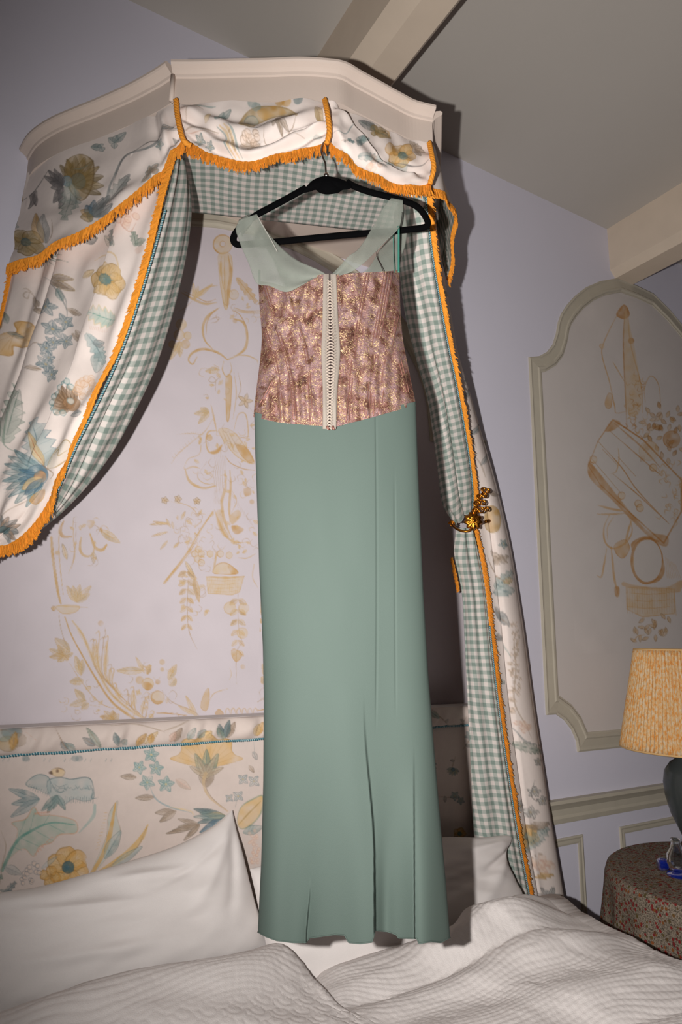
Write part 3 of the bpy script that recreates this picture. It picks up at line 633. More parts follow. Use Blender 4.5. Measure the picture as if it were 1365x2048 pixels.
for i, (tx, ty, mx_, my_) in enumerate(((418, 960, 440, 1180), (462, 900, 470, 1190), (438, 965, 480, 1210), (498, 950, 500, 1230), (532, 940, 520, 1240), (520, 1020, 540, 1280), (560, 1160, 560, 1300), (580, 1190, 585, 1330), (600, 1310, 640, 1430), (690, 1360, 720, 1490), (740, 1340, 760, 1500), (710, 1400, 745, 1520), (830, 1420, 820, 1560), (850, 1460, 850, 1570), (900, 1530, 880, 1590))):
    q_ = min(1, (my_-900)/700); e_ = (470+390*q_, 1260+350*q_); mc.stroke(A_((tx-16, ty+12), (tx, ty), (tx+14, ty+16), (mx_, my_), e_), (1.2, 1.8, 2.2, 2.8, 1.4), S1 if i % 3 else S3, .7)
    if i % 2 == 0: leaf(mc, A_((mx_, my_))[0], A_((tx+4, ty+30))[0], 9, S4, S1, .5, edge=S1)
for i in range(8): f = i/7; mc.stroke(A_((300+380*f, 880+640*f), (340+380*f, 960+600*f)), 6, S4, .5)
mc.fill(A_(*circ(487, 830, 22)), S2, .5); mc.stroke(A_((520, 860), (525, 920), (505, 960)), 1.6, S3, .8)
for k, (x, y, r, a0) in enumerate(((165, 1070, 100, 0), (560, 1580, 80, .5))):
    for j in range(7): leaf(mc, A_((x+30, y+20))[0], A_((x+r*math.cos(a0+j*.9), y+r*.7*math.sin(a0+j*.9)))[0], 12, S1 if j % 2 else S4, S2, .55, edge=S1)
leaf(mc, A_((240, 1060))[0], A_((120, 950))[0], 20, S4, S1, .5, edge=S3)
mc.stroke(A_((240, 1150), (320, 1280), (430, 1420), (520, 1490), (640, 1520)), 2, S1, .85); mc.stroke(A_((380, 1480), (480, 1500)), 1.8, S1, .7)
for b_, t_, w_ in (((330, 1250), (285, 1090), 14), ((330, 1240), (340, 1120), 12), ((350, 1290), (240, 1300), 16), ((370, 1360), (410, 1340), 9), ((360, 1450), (280, 1360), 14), ((370, 1450), (240, 1490), 13), ((390, 1470), (330, 1520), 12)): leaf(mc, A_(b_)[0], A_(t_)[0], w_, S4, S1, .6, edge=S1)
mc.fill(A_(*circ(865, 1315, 46)), S4, .6, edge=S1, ew=2); mc.fill(A_((825, 1310), (865, 1300), (905, 1330), (890, 1360), (850, 1365)), S2, .6); mc.fill(A_(*circ(945, 1425, 52)), S4, .5, edge=S2, ew=2.4); mc.fill(A_((900, 1430), (930, 1450), (985, 1455), (950, 1478), (915, 1465)), S2, .6)
mc.fill(A_(*circ(800, 1285, 32)), S1, .6); mc.fill(A_(*circ(945, 1300, 20)), S2, .6); mc.fill(A_(*circ(980, 1140, 22)), S1, .5); mc.fill(A_(*circ(980, 1200, 16)), S1, .5)
for b_, t_, w_ in (((830, 1210), (615, 1210), 15), ((860, 1240), (880, 1160), 11), ((1030, 1280), (1095, 1160), 14), ((1040, 1330), (1090, 1270), 16), ((840, 1230), (770, 1100), 7), ((1260, 1590), (1170, 1410), 9), ((1240, 1560), (1110, 1490), 8)): leaf(mc, A_(b_)[0], A_(t_)[0], w_, S4 if w_ != 11 else S1, S1, .6, edge=S1)
mc.stroke(A_((980, 1370), (1060, 1460), (1240, 1540), (1290, 1600)), 1.5, S3, .8); mc.stroke(A_((940, 1550), (1030, 1552), (1180, 1570)), (3, 2.5, 1.2), S2, .8); mc.fill(B((370, 1830), (400, 1800), (400, 1900), (380, 1950), (345, 1920)), S1, .6, edge=S2, ew=1.4); mc.stroke(B((405, 1880), (440, 1830), (530, 1800)), 2, S1, .7)
mc.fill(B((445, 1970), (470, 1940), (500, 1970), (480, 1990)), S2, .5, edge=S2, ew=1.6)
for i in range(7): mc.stroke(B((520+i*38, 1990), (515+i*38, 1950), (535+i*38, 1935), (550+i*38, 1985)), 2, S1, .7)
mc.fill(B((745, 1970), (760, 1850), (778, 1900), (775, 1975)), S1, .7)
def field_patch(path, P, colr, label):
    """paint layer on the wall, kept inside the moulding"""
    poly = offset2(path, .04, True); x, z = P[..., 0], P[..., 2]; ins = np.zeros(x.shape, bool)
    for a, b in zip(poly, np.roll(poly, -1, 0)):
        if a[1] != b[1]: ins ^= ((a[1] > z) != (b[1] > z)) & (x < (b[0]-a[0])*(z-a[1])/(b[1]-a[1])+a[0])
    F = grid_faces(*x.shape); F = F[ins.ravel()[F].all(1)]; used = np.unique(F); mp = np.zeros(x.size, int); mp[used] = np.arange(len(used))
    return mesh_np('painted_mural', P.reshape(-1, 3)[used], mp[F], M['mural'], wall_back, colr=colr.reshape(-1, 3)[used], label=label)
for (x0_, y0_, x1_, y1_, n_) in ((350, 1030, 520, 1120, 46), (440, 850, 522, 1000, 40), (395, 860, 450, 960, 20), (360, 1120, 420, 1230, 22), (440, 590, 520, 640, 16), (405, 740, 450, 800, 12), (140, 1045, 200, 1120, 14), (240, 1330, 350, 1430, 26), (120, 1360, 200, 1430, 14)):
    for _ in range(n_):
        x, y = rng.uniform(x0_, x1_), rng.uniform(y0_, y1_); a = rng.uniform(0, 6.28); r = rng.uniform(6, 13)
        if rng.random() < .45: leaf(mc, (x, y), (x+r*math.cos(a), y+r*math.sin(a)), r*.5, S4, S1, .5, edge=S1)
        else: mc.stroke([(x, y), (x+r*math.cos(a), y+r*math.sin(a)), (x+1.5*r*math.cos(a+.7), y+1.5*r*math.sin(a+.7)), (x+1.5*r*math.cos(a+1.3), y+1.5*r*math.sin(a+1.3))], 1.3, (S1, S3)[int(rng.random() < .5)], .6)
xs = np.arange(.145, 1.06, .0023); zs = np.arange(2.80, 1.20, -.0023); G = np.stack(np.meshgrid(xs, zs), -1)
G2 = G.copy(); G2[..., 0] = np.where(G[..., 0] > .82, 1.40-G[..., 0], G[..., 0])
Pm = np.stack([G[..., 0], np.full(G.shape[:2], -.0022), G[..., 1]], -1); pxm = proj(np.stack([G2[..., 0], np.zeros(G.shape[:2]), G2[..., 1]], -1))
field_patch(ap, Pm, mc.sample(pxm), label='ochre painted mural of scrolls, trophies and baskets behind the bed')
# right-hand mural
PCOL = (206, 198, 194); O1, O2, O3 = (196, 150, 96), (176, 116, 54), (206, 176, 136)
rc = Canvas(1150, 590, 1400, 1330, PCOL, 1.5, 9, .006, .85); R_ = cropper(1180, 580, .3517)
Q_ = lambda pts, w=2, k=O1, al=.8: rc.stroke(R_(*pts), w, k, al)
Q_(((190, 85), (130, 190), (75, 310), (70, 380), (110, 520), (140, 660), (150, 700), (210, 690)), 2.2); Q_(((200, 90), (190, 300), (200, 560), (210, 780)), 3, O2, .6); Q_(((215, 100), (230, 300), (290, 540), (300, 700)), 2.4, O1)
rc.fill(R_((150, 140), (195, 85), (225, 140), (190, 165)), O2, .6, edge=O2); rc.fill(R_(*circ(68, 320, 13)), O3, .7, edge=O1); rc.fill(R_((85, 640), (105, 590), (125, 600), (120, 665), (95, 672)), O1, .6, edge=O2, ew=1.4); rc.fill(R_(*circ(235, 290, 16)), O2, .7, edge=O2)
rc.fill(R_((195, 150), (215, 150), (290, 540), (280, 700), (215, 700), (200, 500)), O3, .6); Q_(((130, 410), (160, 460), (195, 520)), 2.4)
for i in range(44):
    x, y = rng.uniform(200, 330), rng.uniform(480, 840); a = rng.uniform(0, 6.28); rc.stroke(R_((x, y), (x+22*math.cos(a), y+22*math.sin(a)), (x+30*math.cos(a+.9), y+30*math.sin(a+.9))), 2, O1 if i % 3 else O2, .6)
Q_(((315, 640), (310, 560), (345, 490), (390, 540), (405, 680)), 1.8)
for i in range(40):
    x, y = rng.uniform(300, 510), rng.uniform(670, 960); a = rng.uniform(0, 6.28); leaf(rc, R_((x, y))[0], R_((x+38*math.cos(a), y+38*math.sin(a)))[0], 7, O1 if i % 2 else O2, None, .5)
rc.fill(R_(*circ(465, 850, 48)), O2, .45, edge=O2, ew=1.6); rc.fill(R_(*circ(335, 915, 55)), O3, .6, edge=O1, ew=2); rc.fill(R_(*circ(320, 895, 22)), O2, .5)
# drum
rc.fill(R_((-10, 1000), (45, 860), (130, 738), (300, 850), (520, 1080), (520, 1260), (420, 1440), (220, 1260), (60, 1110)), (206, 200, 194), .6, smooth=False, edge=O2, ew=3.4, ea=.8)
rc.fill(R_((-10, 985), (20, 1000), (220, 1250), (330, 1370), (440, 1400), (430, 1460), (330, 1400), (120, 1190), (0, 1070)), O2, .55); rc.fill(R_((85, 800), (130, 738), (175, 760), (130, 800)), O2, .6)
for p_ in (((45, 860), (180, 1010), (270, 1140), (440, 1320)), ((110, 800), (340, 1000), (410, 1060)), ((0, 950), (180, 1160)), ((130, 1045), (290, 1180), (450, 1330)), ((160, 950), (260, 1060)), ((70, 905), (160, 1000))): Q_(p_, 2.4, O2, .7)
Q_(((160, 900), (165, 960), (150, 1030), (120, 1045)), 2, O1); Q_(((140, 760), (290, 890), (400, 1010)), 4, O2, .6)
for x, y in ((180, 1170), (275, 1215), (285, 1240), (20, 965), (360, 1010)): rc.fill(R_(*circ(x, y, 20)), O3, .5, edge=O2, ew=1.8)
for i in range(34):
    x, y = rng.uniform(400, 520), rng.uniform(960, 1320); a = rng.uniform(0, 6.28); rc.stroke(R_((x, y), (x+24*math.cos(a), y+24*math.sin(a)), (x+34*math.cos(a+1), y+34*math.sin(a+1))), 2.2, O1, .6)
for p_, w_ in ((((45, 1225), (120, 1245), (210, 1260)), 5), (((40, 1275), (130, 1275), (200, 1270)), 4), (((110, 1280), (80, 1350), (85, 1430), (130, 1470), (200, 1440), (240, 1370), (220, 1280)), 4), (((135, 1290), (100, 1350), (100, 1420)), 2), (((120, 1460), (130, 1560), (140, 1650), (160, 1730)), 5), (((95, 1470), (80, 1560), (65, 1630), (40, 1625)), 4), (((240, 1300), (215, 1380), (200, 1450)), 5)): Q_(p_, w_, O1, .7)
rc.fill(R_((140, 1450), (200, 1420), (225, 1470), (190, 1525), (150, 1500)), O1, .6, edge=O2); rc.fill(R_((140, 1690), (165, 1690), (165, 1740), (145, 1740)), O2, .6)
rc.fill(R_(*circ(325, 1540, 128, .68)), (204, 196, 188), .5, edge=O2, ew=6, ea=.8); Q_(((240, 1480), (250, 1440), (320, 1410), (390, 1430)), 9, O2, .6); Q_(((410, 1500), (415, 1600), (380, 1650), (300, 1670)), 8, O2, .6); Q_(((250, 1600), (245, 1520)), 8, O1, .6)
rc.fill(R_((190, 1660), (260, 1680), (430, 1690), (520, 1650), (520, 1700), (480, 1720), (210, 1690)), O1, .55); rc.fill(R_((205, 1690), (480, 1700), (480, 1840), (300, 1860), (210, 1815)), O3, .6, smooth=False, edge=O1, ew=2)
for i in range(20): Q_(((212+i*14, 1695), (214+i*14, 1840)), 1.6, O1 if i % 2 else O2, .6)
for y in (1720, 1760, 1800): Q_(((208, y), (340, y+10), (478, y-2)), 1.6, O1, .7)
for i in range(8): Q_(((430+i*8, 1520+i*6), (440+i*11, 1640)), 2, O1, .6)
for i in range(22):
    x, y = rng.uniform(250, 480), rng.uniform(1850, 2010); a = rng.uniform(0, 6.28); leaf(rc, R_((x, y))[0], R_((x+40*math.cos(a), y+40*math.sin(a)))[0], 6, O1, None, .5)
Q_(((480, 1720), (490, 1850)), 5, O1, .6); Q_(((250, 2000), (270, 1970), (310, 1960)), 2, O1)
xs = np.arange(2.22, 3.40, .0036); zs = np.arange(3.16, 1.42, -.0036); G = np.stack(np.meshgrid(xs, zs), -1)
Pm = np.stack([G[..., 0], np.full(G.shape[:2], -.0022), G[..., 1]], -1); G2 = G.copy(); G2[..., 0] = np.minimum(G[..., 0], 3.22)
field_patch(apanel[::-1], Pm, rc.sample(proj(np.stack([G2[..., 0], 0*G2[..., 0], G2[..., 1]], -1))), label='burnt ochre painted mural of drum, horn and basket in the arched panel')

# ------------------------------------------------------------------ bed crown
ZB, ZT = 2.737, 2.831
crown = thing('canopy_crown', 'ivory painted serpentine crown with gingham lined underside, fixed high above the headboard', 'bed canopy', (.7, 0, ZB))
plL = onZ(np.array([(52., 360), (70, 336), (108, 311), (160, 290), (200, 275), (260, 250), (310, 225), (343, 205)]), ZB)[:, :2]; plL[0, 1] = 0
plF = onZ(np.array([(343., 205), (400, 205), (470, 203), (540, 202), (600, 200), (656, 203), (684, 208), (712, 223), (757, 246), (790, 263), (824, 279), (866, 289)]), ZB)[:, :2]
plR = np.array([plF[-1], plF[-1]+(.3, .39), (1.50, 0)])
plL, plF, plR = cr(plL, 40), cr(plF, 60), cr(plR, 12)
def fascia(path):
    o = path; i_ = offset2(path, .02)
    rows = [np.c_[o, np.full(len(o), ZB)], np.c_[o, np.full(len(o), ZT-.018)], np.c_[i_, np.full(len(o), ZT-.018)], np.c_[i_, np.full(len(o), ZB)]]
    return np.stack(rows+rows[:1], 0)
def cornice(path):
    pr = [(0, -.026), (-.004, -.024), (-.006, -.018), (-.014, -.013), (-.024, -.008), (-.027, -.004), (-.027, .002), (-.022, .006), (.02, .006), (.02, -.018)]
    rows = [np.c_[offset2(path, d), np.full(len(path), ZT+h)] for d, h in pr]; return np.stack(rows+rows[:1], 0)
def capped(name, R, mat, parent):
    nv, nu = R.shape[:2]; n = nv-1; i = np.arange(nv*nu).reshape(nv, nu)
    return mesh_np(name, R.reshape(-1, 3), [grid_faces(nv, nu), np.array([i[:n, 0][::-1], i[:n, -1]])], mat, parent, smooth=False)
for pth, nm in ((plL, 'side_fascia'), (plF, 'front_fascia'), (plR, 'side_fascia')):
    capped(nm, fascia(pth), M['crown'], crown); capped('cornice_moulding', cornice(pth), M['crown'], crown)
A = Acc(); c0 = plF[0]; A.add(*tube_data(np.array([(c0[0]-.001, c0[1]-.003, ZB+.001), (c0[0]-.001, c0[1]-.003, ZT-.02)]), .006, 10)); A.build('corner_bead', M['crown'], crown)
top = np.r_[plL, plF[1:], plR[1:]]; nT = len(top); A = Acc(); A.add(np.r_[np.c_[top, np.full(nT, ZT+.006)], np.c_[top, np.full(nT, ZT+.02)]], [np.array([np.arange(nT)[::-1], np.arange(nT)+nT])])
i = np.arange(nT-1); A.F.append(np.stack([i, i+1, i+1+nT, i+nT], -1)); A.build('top_board', M['crown'], crown, smooth=False)
# tester lining: flat gingham sheet under the crown, its back edge hung a little off the wall
fr = resample(np.r_[offset2(plL, .015)[4:-1], offset2(plF, .015)[1:]], 90); bk = np.stack([np.linspace(.13, 1.16, 90), np.linspace(.005, -.391, 90)], -1); bk[:, 1] = np.minimum(bk[:, 1], -.004)
w = np.linspace(0, 1, 40)[:, None, None]; S = fr[None]*(1-w)+bk[None]*w; S = np.concatenate([S, np.full(S.shape[:2]+(1,), ZB-.018)], -1); S[..., 2] += .0025*np.sin(S[..., 0]*40)*np.sin(w[..., 0]*3.1)
ax = unit(np.array([.934, -.357])); so = grid_obj('tester_lining', S, M['soffit'], crown, uv=np.stack([S[..., 0]*ax[0]+S[..., 1]*ax[1], -S[..., 0]*ax[1]+S[..., 1]*ax[0]], -1), label='green gingham lining'); solid(so, .004, 1)

# ------------------------------------------------------------------ valance (swags hung under the crown)
def chintz(name, pxy, P, cv, parent, **k): return grid_obj(name, P, M['chintz'], parent, colr=cv.sample(pxy), **k)
def fold(P, D): return P+normals(P)*D[..., None]
def uvgrid(nv, nu): return np.meshgrid(np.linspace(0, 1, nu), np.linspace(0, 1, nv))
valance = thing('valance', 'floral chintz swag valance with ochre fringe and twisted ropes under the ivory crown', 'valance', (.6, -.5, 2.5))
cv = Canvas(-10, 180, 400, 560, CBG, 1.4, 21); W = cropper(0, 200, .293); w1 = lambda *p: W(*p)[0]
DK = (112, 108, 106)
stem(cv, W((1240, 190), (1090, 240), (1020, 330), (860, 380), (770, 540), (700, 720), (660, 860)), 4, GREY, .8); stem(cv, W((1230, 200), (1080, 255), (940, 340), (840, 400), (760, 600)), 2, DK, .7)
palmette(cv, *w1((520, 580)), 60, -.95, OLIVE, (140, 120, 84), BLUE, 9, 2.6); cv.fill(W((470, 400), (560, 370), (640, 430), (640, 560), (560, 680), (480, 620), (440, 480)), OLIVE, .55, edge=(120, 96, 60), ew=2.5)
for t in ((490, 420), (540, 400), (600, 440), (620, 520), (590, 600)): cv.stroke(W((500, 580), t), 2.2, (120, 100, 66), .6)
cv.fill(W(*circ(460, 555, 34)), (150, 170, 180), .8, edge=BLUE, ew=1.6); cv.stroke(W((500, 470), (560, 470), (620, 440)), 3, TEAL, .5)
for t in ((330, 480), (370, 470), (410, 500), (300, 520), (340, 560), (390, 640), (360, 700), (400, 740), (350, 600)): leaf(cv, w1((430, 590)), w1(t), 13, (120, 116, 116), DK, .7)
fern(cv, w1((480, 560)), w1((450, 830)), 34, (150, 160, 152), DGRN, 6, .6, edge=DGRN); fern(cv, w1((500, 600)), w1((520, 740)), 22, (160, 168, 160), DTEAL, 4)
stem(cv, W((330, 480), (240, 620), (140, 700)), 2, DK); leaf(cv, w1((250, 620)), w1((190, 740)), 14, (128, 120, 118), DK, .7); leaf(cv, w1((235, 640)), w1((240, 720)), 10, (128, 120, 118), DK, .7); leaf(cv, w1((150, 640)), w1((130, 720)), 9, OLIVE, DK, .6)
for t, c_ in (((560, 760), OCH), ((590, 720), BLUE), ((640, 680), BLUE), ((690, 740), DTEAL), ((700, 660), GREY), ((600, 800), BLUE), ((740, 640), GREY), ((780, 720), GREY), ((560, 810), OLIVE)): leaf(cv, w1((640, 800)), w1(t), 17, c_, DK, .7)
leaf(cv, w1((270, 960)), w1((240, 770)), 20, OCH, BRN, .6, edge=BRN); leaf(cv, w1((290, 960)), w1((300, 780)), 22, (160, 160, 158), DK, .6); stem(cv, W((360, 820), (350, 900), (300, 960)), 1.6)
poppy(cv, *w1((175, 970)), 30, 5, .4, OLIVE, (160, 140, 100), DTEAL, .8); star(cv, *w1((95, 860)), 12); leaf(cv, w1((800, 600)), w1((880, 500)), 12, GREY, DK); fern(cv, w1((720, 700)), w1((870, 520)), 22, (150, 154, 150), DK, 5)
for t in ((620, 320), (680, 300), (740, 260), (800, 240), (860, 220), (700, 350), (780, 330)): leaf(cv, w1((690, 320)) if t[0] < 740 else w1((780, 290)), w1(t), 13, (146, 158, 156), DTEAL, .6)
for t in ((985, 480), (1010, 440), (1070, 420), (1080, 470), (1000, 540), (965, 560)): leaf(cv, w1((1030, 500)), w1(t), 13, TAUPE, BRN, .6, edge=DTEAL)
star(cv, *w1((1090, 300)), 10); leaf(cv, w1((1180, 260)), w1((1230, 290)), 9, GREY, BRN); leaf(cv, w1((1100, 210)), w1((1190, 190)), 10, GREY, BRN)
pxy, P = net([
    [(52, 359, -.012), (108, 311, -.152), (200, 274, -.284), (262, 248, -.37), (310, 225, -.45), (353, 205, -.50)],
    [(40, 420, -.03), (100, 390, -.18), (190, 345, -.31), (255, 310, -.40), (312, 268, -.475), (357, 233, -.515)],
    [(28, 480, -.05), (88, 455, -.20), (175, 412, -.34), (250, 365, -.435), (314, 312, -.495), (362, 260, -.525)],
    [(20, 532, -.06), (72, 508, -.21), (160, 465, -.36), (245, 412, -.455), (318, 345, -.51), (367, 284, -.53)]], 260, 210)
U, V = uvgrid(210, 260)
D = .006*np.sin(2*np.pi*(V*2.2-U*1.3+.4*U*U))*V*(1-.3*V)+.010*np.exp(-((U-.86-.05*V)/.03)**2)*ss(V, .0, .25)-.008*np.exp(-((U-.78-.04*V)/.03)**2)+.004*smooth_noise(U.shape, (5, 8), 3)*V
P = fold(P, D); sw = chintz('swag', pxy, P, cv, valance)
fringe(sw, P[-1], (.05, 0, -1), .030, seed=1, out=(-.75, -.65, 0))
wing_bottom = P[-1]
# front swags
def frontswag(r, cv, fo, nu, nv, bulge=.028):
    top = np.array(r[0], float); Yt = onZ(top, ZB)[:, 1]; rows = []
    for k, row in enumerate(r):
        f = k/(len(r)-1); b = bulge*math.sin(math.pi*min(.8, f)); rows.append([(x, y, Yt[i]-.004-b*(.4+.6*math.sin(math.pi*i/(len(row)-1)))-.012*f) for i, (x, y) in enumerate(row)])
    pxy, P = net(rows, nu, nv); U, V = uvgrid(nv, nu); P = fold(P, fo(U, V)); return P, chintz('swag', pxy, P, cv, valance)
cv = Canvas(340, 190, 680, 350, CBG, 1.6, 22); F_ = cropper(320, 180, .2637); f1 = lambda p: F_(p)[0]
cv.fill(F_((590, 250), (640, 170), (740, 120), (900, 120), (1010, 150), (1040, 210), (960, 180), (860, 190), (740, 230), (700, 290), (620, 290)), OLIVE, .65, edge=(150, 120, 70), ew=2); cv.fill(F_((740, 150), (880, 110), (960, 160), (860, 180), (780, 200)), OCH, .6); cv.stroke(F_((600, 260), (660, 290), (740, 280), (800, 230), (860, 200)), 2, DK, .7)
cv.fill(F_(*circ(690, 215, 40, 1.3)), (176, 184, 178), .6, edge=DTEAL, ew=1.4)
for t in ((860, 290), (910, 250), (930, 330), (980, 300), (1030, 200), (960, 210)): leaf(cv, f1((880, 200)), f1(t), 11, TAUPE, BRN, .6)
for t in ((440, 170), (480, 150), (540, 150), (500, 200), (420, 230)): leaf(cv, f1((450, 200)), f1(t), 12, TEAL, DTEAL, .7)
for a, c_, ww in ((0, TEAL, 3), (24, LOCH, 5), (60, LOCH, 6), (90, TEAL, 4)): stem(cv, F_((430+a, 270), (490+a*.8, 330), (500+a*.9, 420), (550+a*.8, 510)), ww, c_, .75)
for i in range(9): cv.fill(F_(*circ(530+i*6, 320+i*18, 8)), BRN, .6)
stem(cv, F_((190, 300), (300, 285), (430, 300)), 5, TAUPE, .6); stem(cv, F_((190, 320), (300, 330), (430, 310)), 1.5, PINK); stem(cv, F_((180, 230), (240, 120), (330, 150)), 1.6); leaf(cv, f1((340, 240)), f1((380, 170)), 9, LOCH, None); stem(cv, F_((160, 95), (350, 125), (420, 120)), 3, TEAL)
fern(cv, f1((600, 400)), f1((760, 400)), 15, TAUPE, BRN, 5); grapes(cv, *f1((700, 390)), 20, 12, BRN); stem(cv, F_((790, 250), (800, 380), (930, 350), (1000, 280), (1050, 180)), 1.8, BRN)
stem(cv, F_((640, 430), (800, 400), (940, 350), (1100, 360)), 2.2, TAUPE)
for x, y, c_ in ((700, 95, TEAL), (1050, 85, DTEAL), (910, 85, OCH), (960, 90, OCH), (730, 120, TEAL), (1200, 355, TEAL)): cv.fill(F_(*circ(x, y, 30, 1.2)), c_, .6)
star(cv, *f1((300, 380)), 12); star(cv, *f1((375, 420)), 9); leaf(cv, f1((1180, 130)), f1((1240, 220)), 16, OLIVE, BRN)
def fo1(U, V): return .007*np.sin(2*np.pi*(2.6*(V-.5*np.sin(np.pi*U)*.6)))*ss(V, .05, .3)*(1-.5*ss(V, .8, 1))-.010*np.exp(-((V-(.62-.35*(U-.55)))/.03)**2)*ss(U, .5, .65)*(1-ss(U, .92, 1))+.004*smooth_noise(U.shape, (5, 9), 5)
P1, sw = frontswag([[(352, 206), (430, 205), (510, 203), (590, 201), (656, 204)], [(358, 232), (430, 243), (505, 252), (590, 240), (656, 232)], [(364, 258), (430, 280), (500, 295), (590, 272), (654, 260)], [(371, 284), (425, 311), (500, 324), (585, 304), (651, 287)]], cv, fo1, 230, 110)
fringe(sw, P1[-1], (0, 0, -1), .026, seed=2)
cv = Canvas(640, 190, 885, 385, CBG, 1.6, 23); F_ = cropper(620, 180, .2344)
for t, c_ in (((380, 450), TEAL), ((440, 400), DTEAL), ((520, 400), TEAL), ((390, 500), DTEAL), ((470, 440), TEAL)): leaf(cv, f1((430, 440)), f1(t), 13, c_, DTEAL, .7)
fern(cv, f1((400, 580)), f1((620, 600)), 20, TEAL, DTEAL, 6); fern(cv, f1((640, 650)), f1((740, 600)), 15, TEAL, DTEAL, 4)
poppy(cv, *f1((800, 540)), 25, 5, .3, OCH, LOCH, (96, 130, 128), .9); cv.fill(F_(*circ(700, 490, 48)), OCH, .6, edge=(180, 130, 70)); cv.fill(F_(*circ(815, 555, 30)), TEAL, .7, edge=DTEAL)
for t in ((430, 240), (490, 260), (560, 380), (590, 340), (540, 290), (660, 340), (700, 400)): leaf(cv, f1((560, 340)), f1(t), 15, OLIVE if t[0] > 520 else GREY, DGRN, .65)
for t in ((860, 420), (920, 450), (960, 480), (900, 520), (950, 560), (990, 520)): leaf(cv, f1((910, 490)), f1(t), 10, TAUPE, BRN, .6)
stem(cv, F_((380, 290), (350, 320), (300, 390), (200, 380)), 2, DTEAL); stem(cv, F_((500, 640), (600, 640), (640, 680)), 3, GREY); grapes(cv, *f1((540, 640)), 15, 9, PINK, 3); cv.stroke(F_((640, 300), (680, 350), (680, 400)), 4, OCH, .5)
cv.fill(F_(*circ(800, 660, 60, .8)), TEAL, .35); stem(cv, F_((760, 600), (860, 640), (960, 640), (1010, 600)), 2, DK); scatter(cv, (650, 260, 700, 310), 4, 2, 12)
def fo2(U, V):
    vc = .10+.62*ss(U, .08, .78)-.05*U; return .016*(ss(V-vc, -.045, .03)-.5)*ss(U, .03, .15)*(1-ss(U, .78, .95))+.006*np.sin(2*np.pi*(2.2*(V-.3*U)))*V*(1-.5*V)+.004*smooth_noise(U.shape, (5, 8), 6)
P2, sw = frontswag([[(656, 204), (700, 216), (757, 247), (805, 270), (867, 290)], [(657, 235), (700, 258), (757, 292), (807, 311), (866, 318)], [(657, 262), (700, 298), (755, 332), (809, 347), (864, 345)], [(660, 289), (700, 327), (752, 357), (808, 374), (860, 372)]], cv, fo2, 190, 130)
fringe(sw, P2[-1], (0, 0, -1), .028, seed=3)
# right wing, seen from its gingham side
cv = Canvas(840, 270, 940, 580, CBG, 1.3, 24); scatter(cv, (860, 280, 920, 560), 9, 7, 20)
pxy, P3 = net([[(868, 289, -.70), (873, 305, -.62), (876, 345, -.50), (874, 420, -.38), (872, 470, -.34)], [(866, 330, -.715), (881, 346, -.66), (894, 378, -.56), (892, 440, -.44), (884, 510, -.38)], [(861, 372, -.72), (884, 388, -.68), (905, 414, -.60), (908, 475, -.50), (896, 560, -.42)]], 90, 70)
P3 = fold(P3, .006*np.sin(2*np.pi*3*uvgrid(70, 90)[0])*uvgrid(70, 90)[1]); sw = chintz('swag', pxy, P3, cv, valance)
grid_obj('swag_lining', P3+np.array([-.004, .0015, 0]), M['gingham'], sw, uv=netuv(P3)); fringe(sw, P3[-1], (.25, 0, -.95), .024, seed=4)
rope_trim(valance, onY(np.array([(352., 200), (354, 225), (360, 258), (368, 282), (382, 292)]), np.array([-.515, -.525, -.545, -.555, -.555])))
rope_trim(valance, onY(np.array([(650., 200), (655, 225), (659, 262), (654, 288)]), np.array([-.70, -.725, -.735, -.73])))
rope_trim(valance, onY(np.array([(859., 286), (864, 310), (868, 338), (860, 368)]), np.array([-.722, -.745, -.755, -.745])))

# ------------------------------------------------------------------ left curtain
curtL = thing('curtain', 'floral chintz bed curtain with ochre fringe, swept back to the left of the bed', 'curtain', (-.1, -.1, 1.55))
cv = Canvas(-150, 250, 400, 1125, CBG, 1.35, 31); K = cropper(0, 560, .2686); k1 = lambda p: K(p)[0]; w1 = lambda p: W(p)[0]
poppy(cv, *w1((740, 1240)), 33, 6, .2, (208, 168, 106), LOCH, (92, 132, 140)); cv.stroke(W((640, 1090), (700, 1060), (800, 1070), (825, 1180), (800, 1300)), 2.6, LOCH, .8); leaf(cv, w1((560, 1210)), w1((640, 1160)), 12, LOCH, None)
for t in ((440, 1070), (400, 1060), (370, 1080), (340, 1110), (470, 1110), (300, 1120)): cv.stroke([w1((280, 1060)), w1(((280+t[0])/2, t[1]-20)), w1(t)], 1.8, DGRN, .75)
leaf(cv, w1((340, 1220)), w1((490, 1215)), 14, TAUPE, BRN, .65, edge=OLIVE); leaf(cv, w1((370, 1250)), w1((495, 1290)), 15, TAUPE, BRN, .65, edge=OLIVE); stem(cv, W((270, 1190), (340, 1230), (400, 1270), (440, 1350), (440, 1430)), 1.6, GREY)
grapes(cv, *w1((880, 810)), 20, 9, PINK, 2); stem(cv, W((870, 750), (840, 850), (890, 900), (930, 840)), 1.8, PINK); leaf(cv, w1((800, 1010)), w1((690, 910)), 20, (190, 186, 176), DGRN, .5); fern(cv, w1((780, 1010)), w1((740, 870)), 18, GREY, DGRN, 5)
leaf(cv, w1((560, 960)), w1((640, 920)), 16, GREY, BRN, .5); fern(cv, w1((930, 1000)), w1((910, 900)), 15, GRN, DGRN, 4); leaf(cv, w1((920, 980)), w1((1000, 960)), 15, GRN, DGRN); cv.fill(W((930, 1010), (990, 1000), (980, 1040), (930, 1050)), PINK, .5); palmette(cv, *w1((1090, 610)), 16, .8, OCH, TAUPE, BRN, 5)
for p_ in (((205, 70), (190, 130), (170, 110), (200, 80), (250, 140)), ((170, 1330 - 1260), (190, 60), (215, 80))): stem(cv, K(*p_), 1.6, TAUPE)
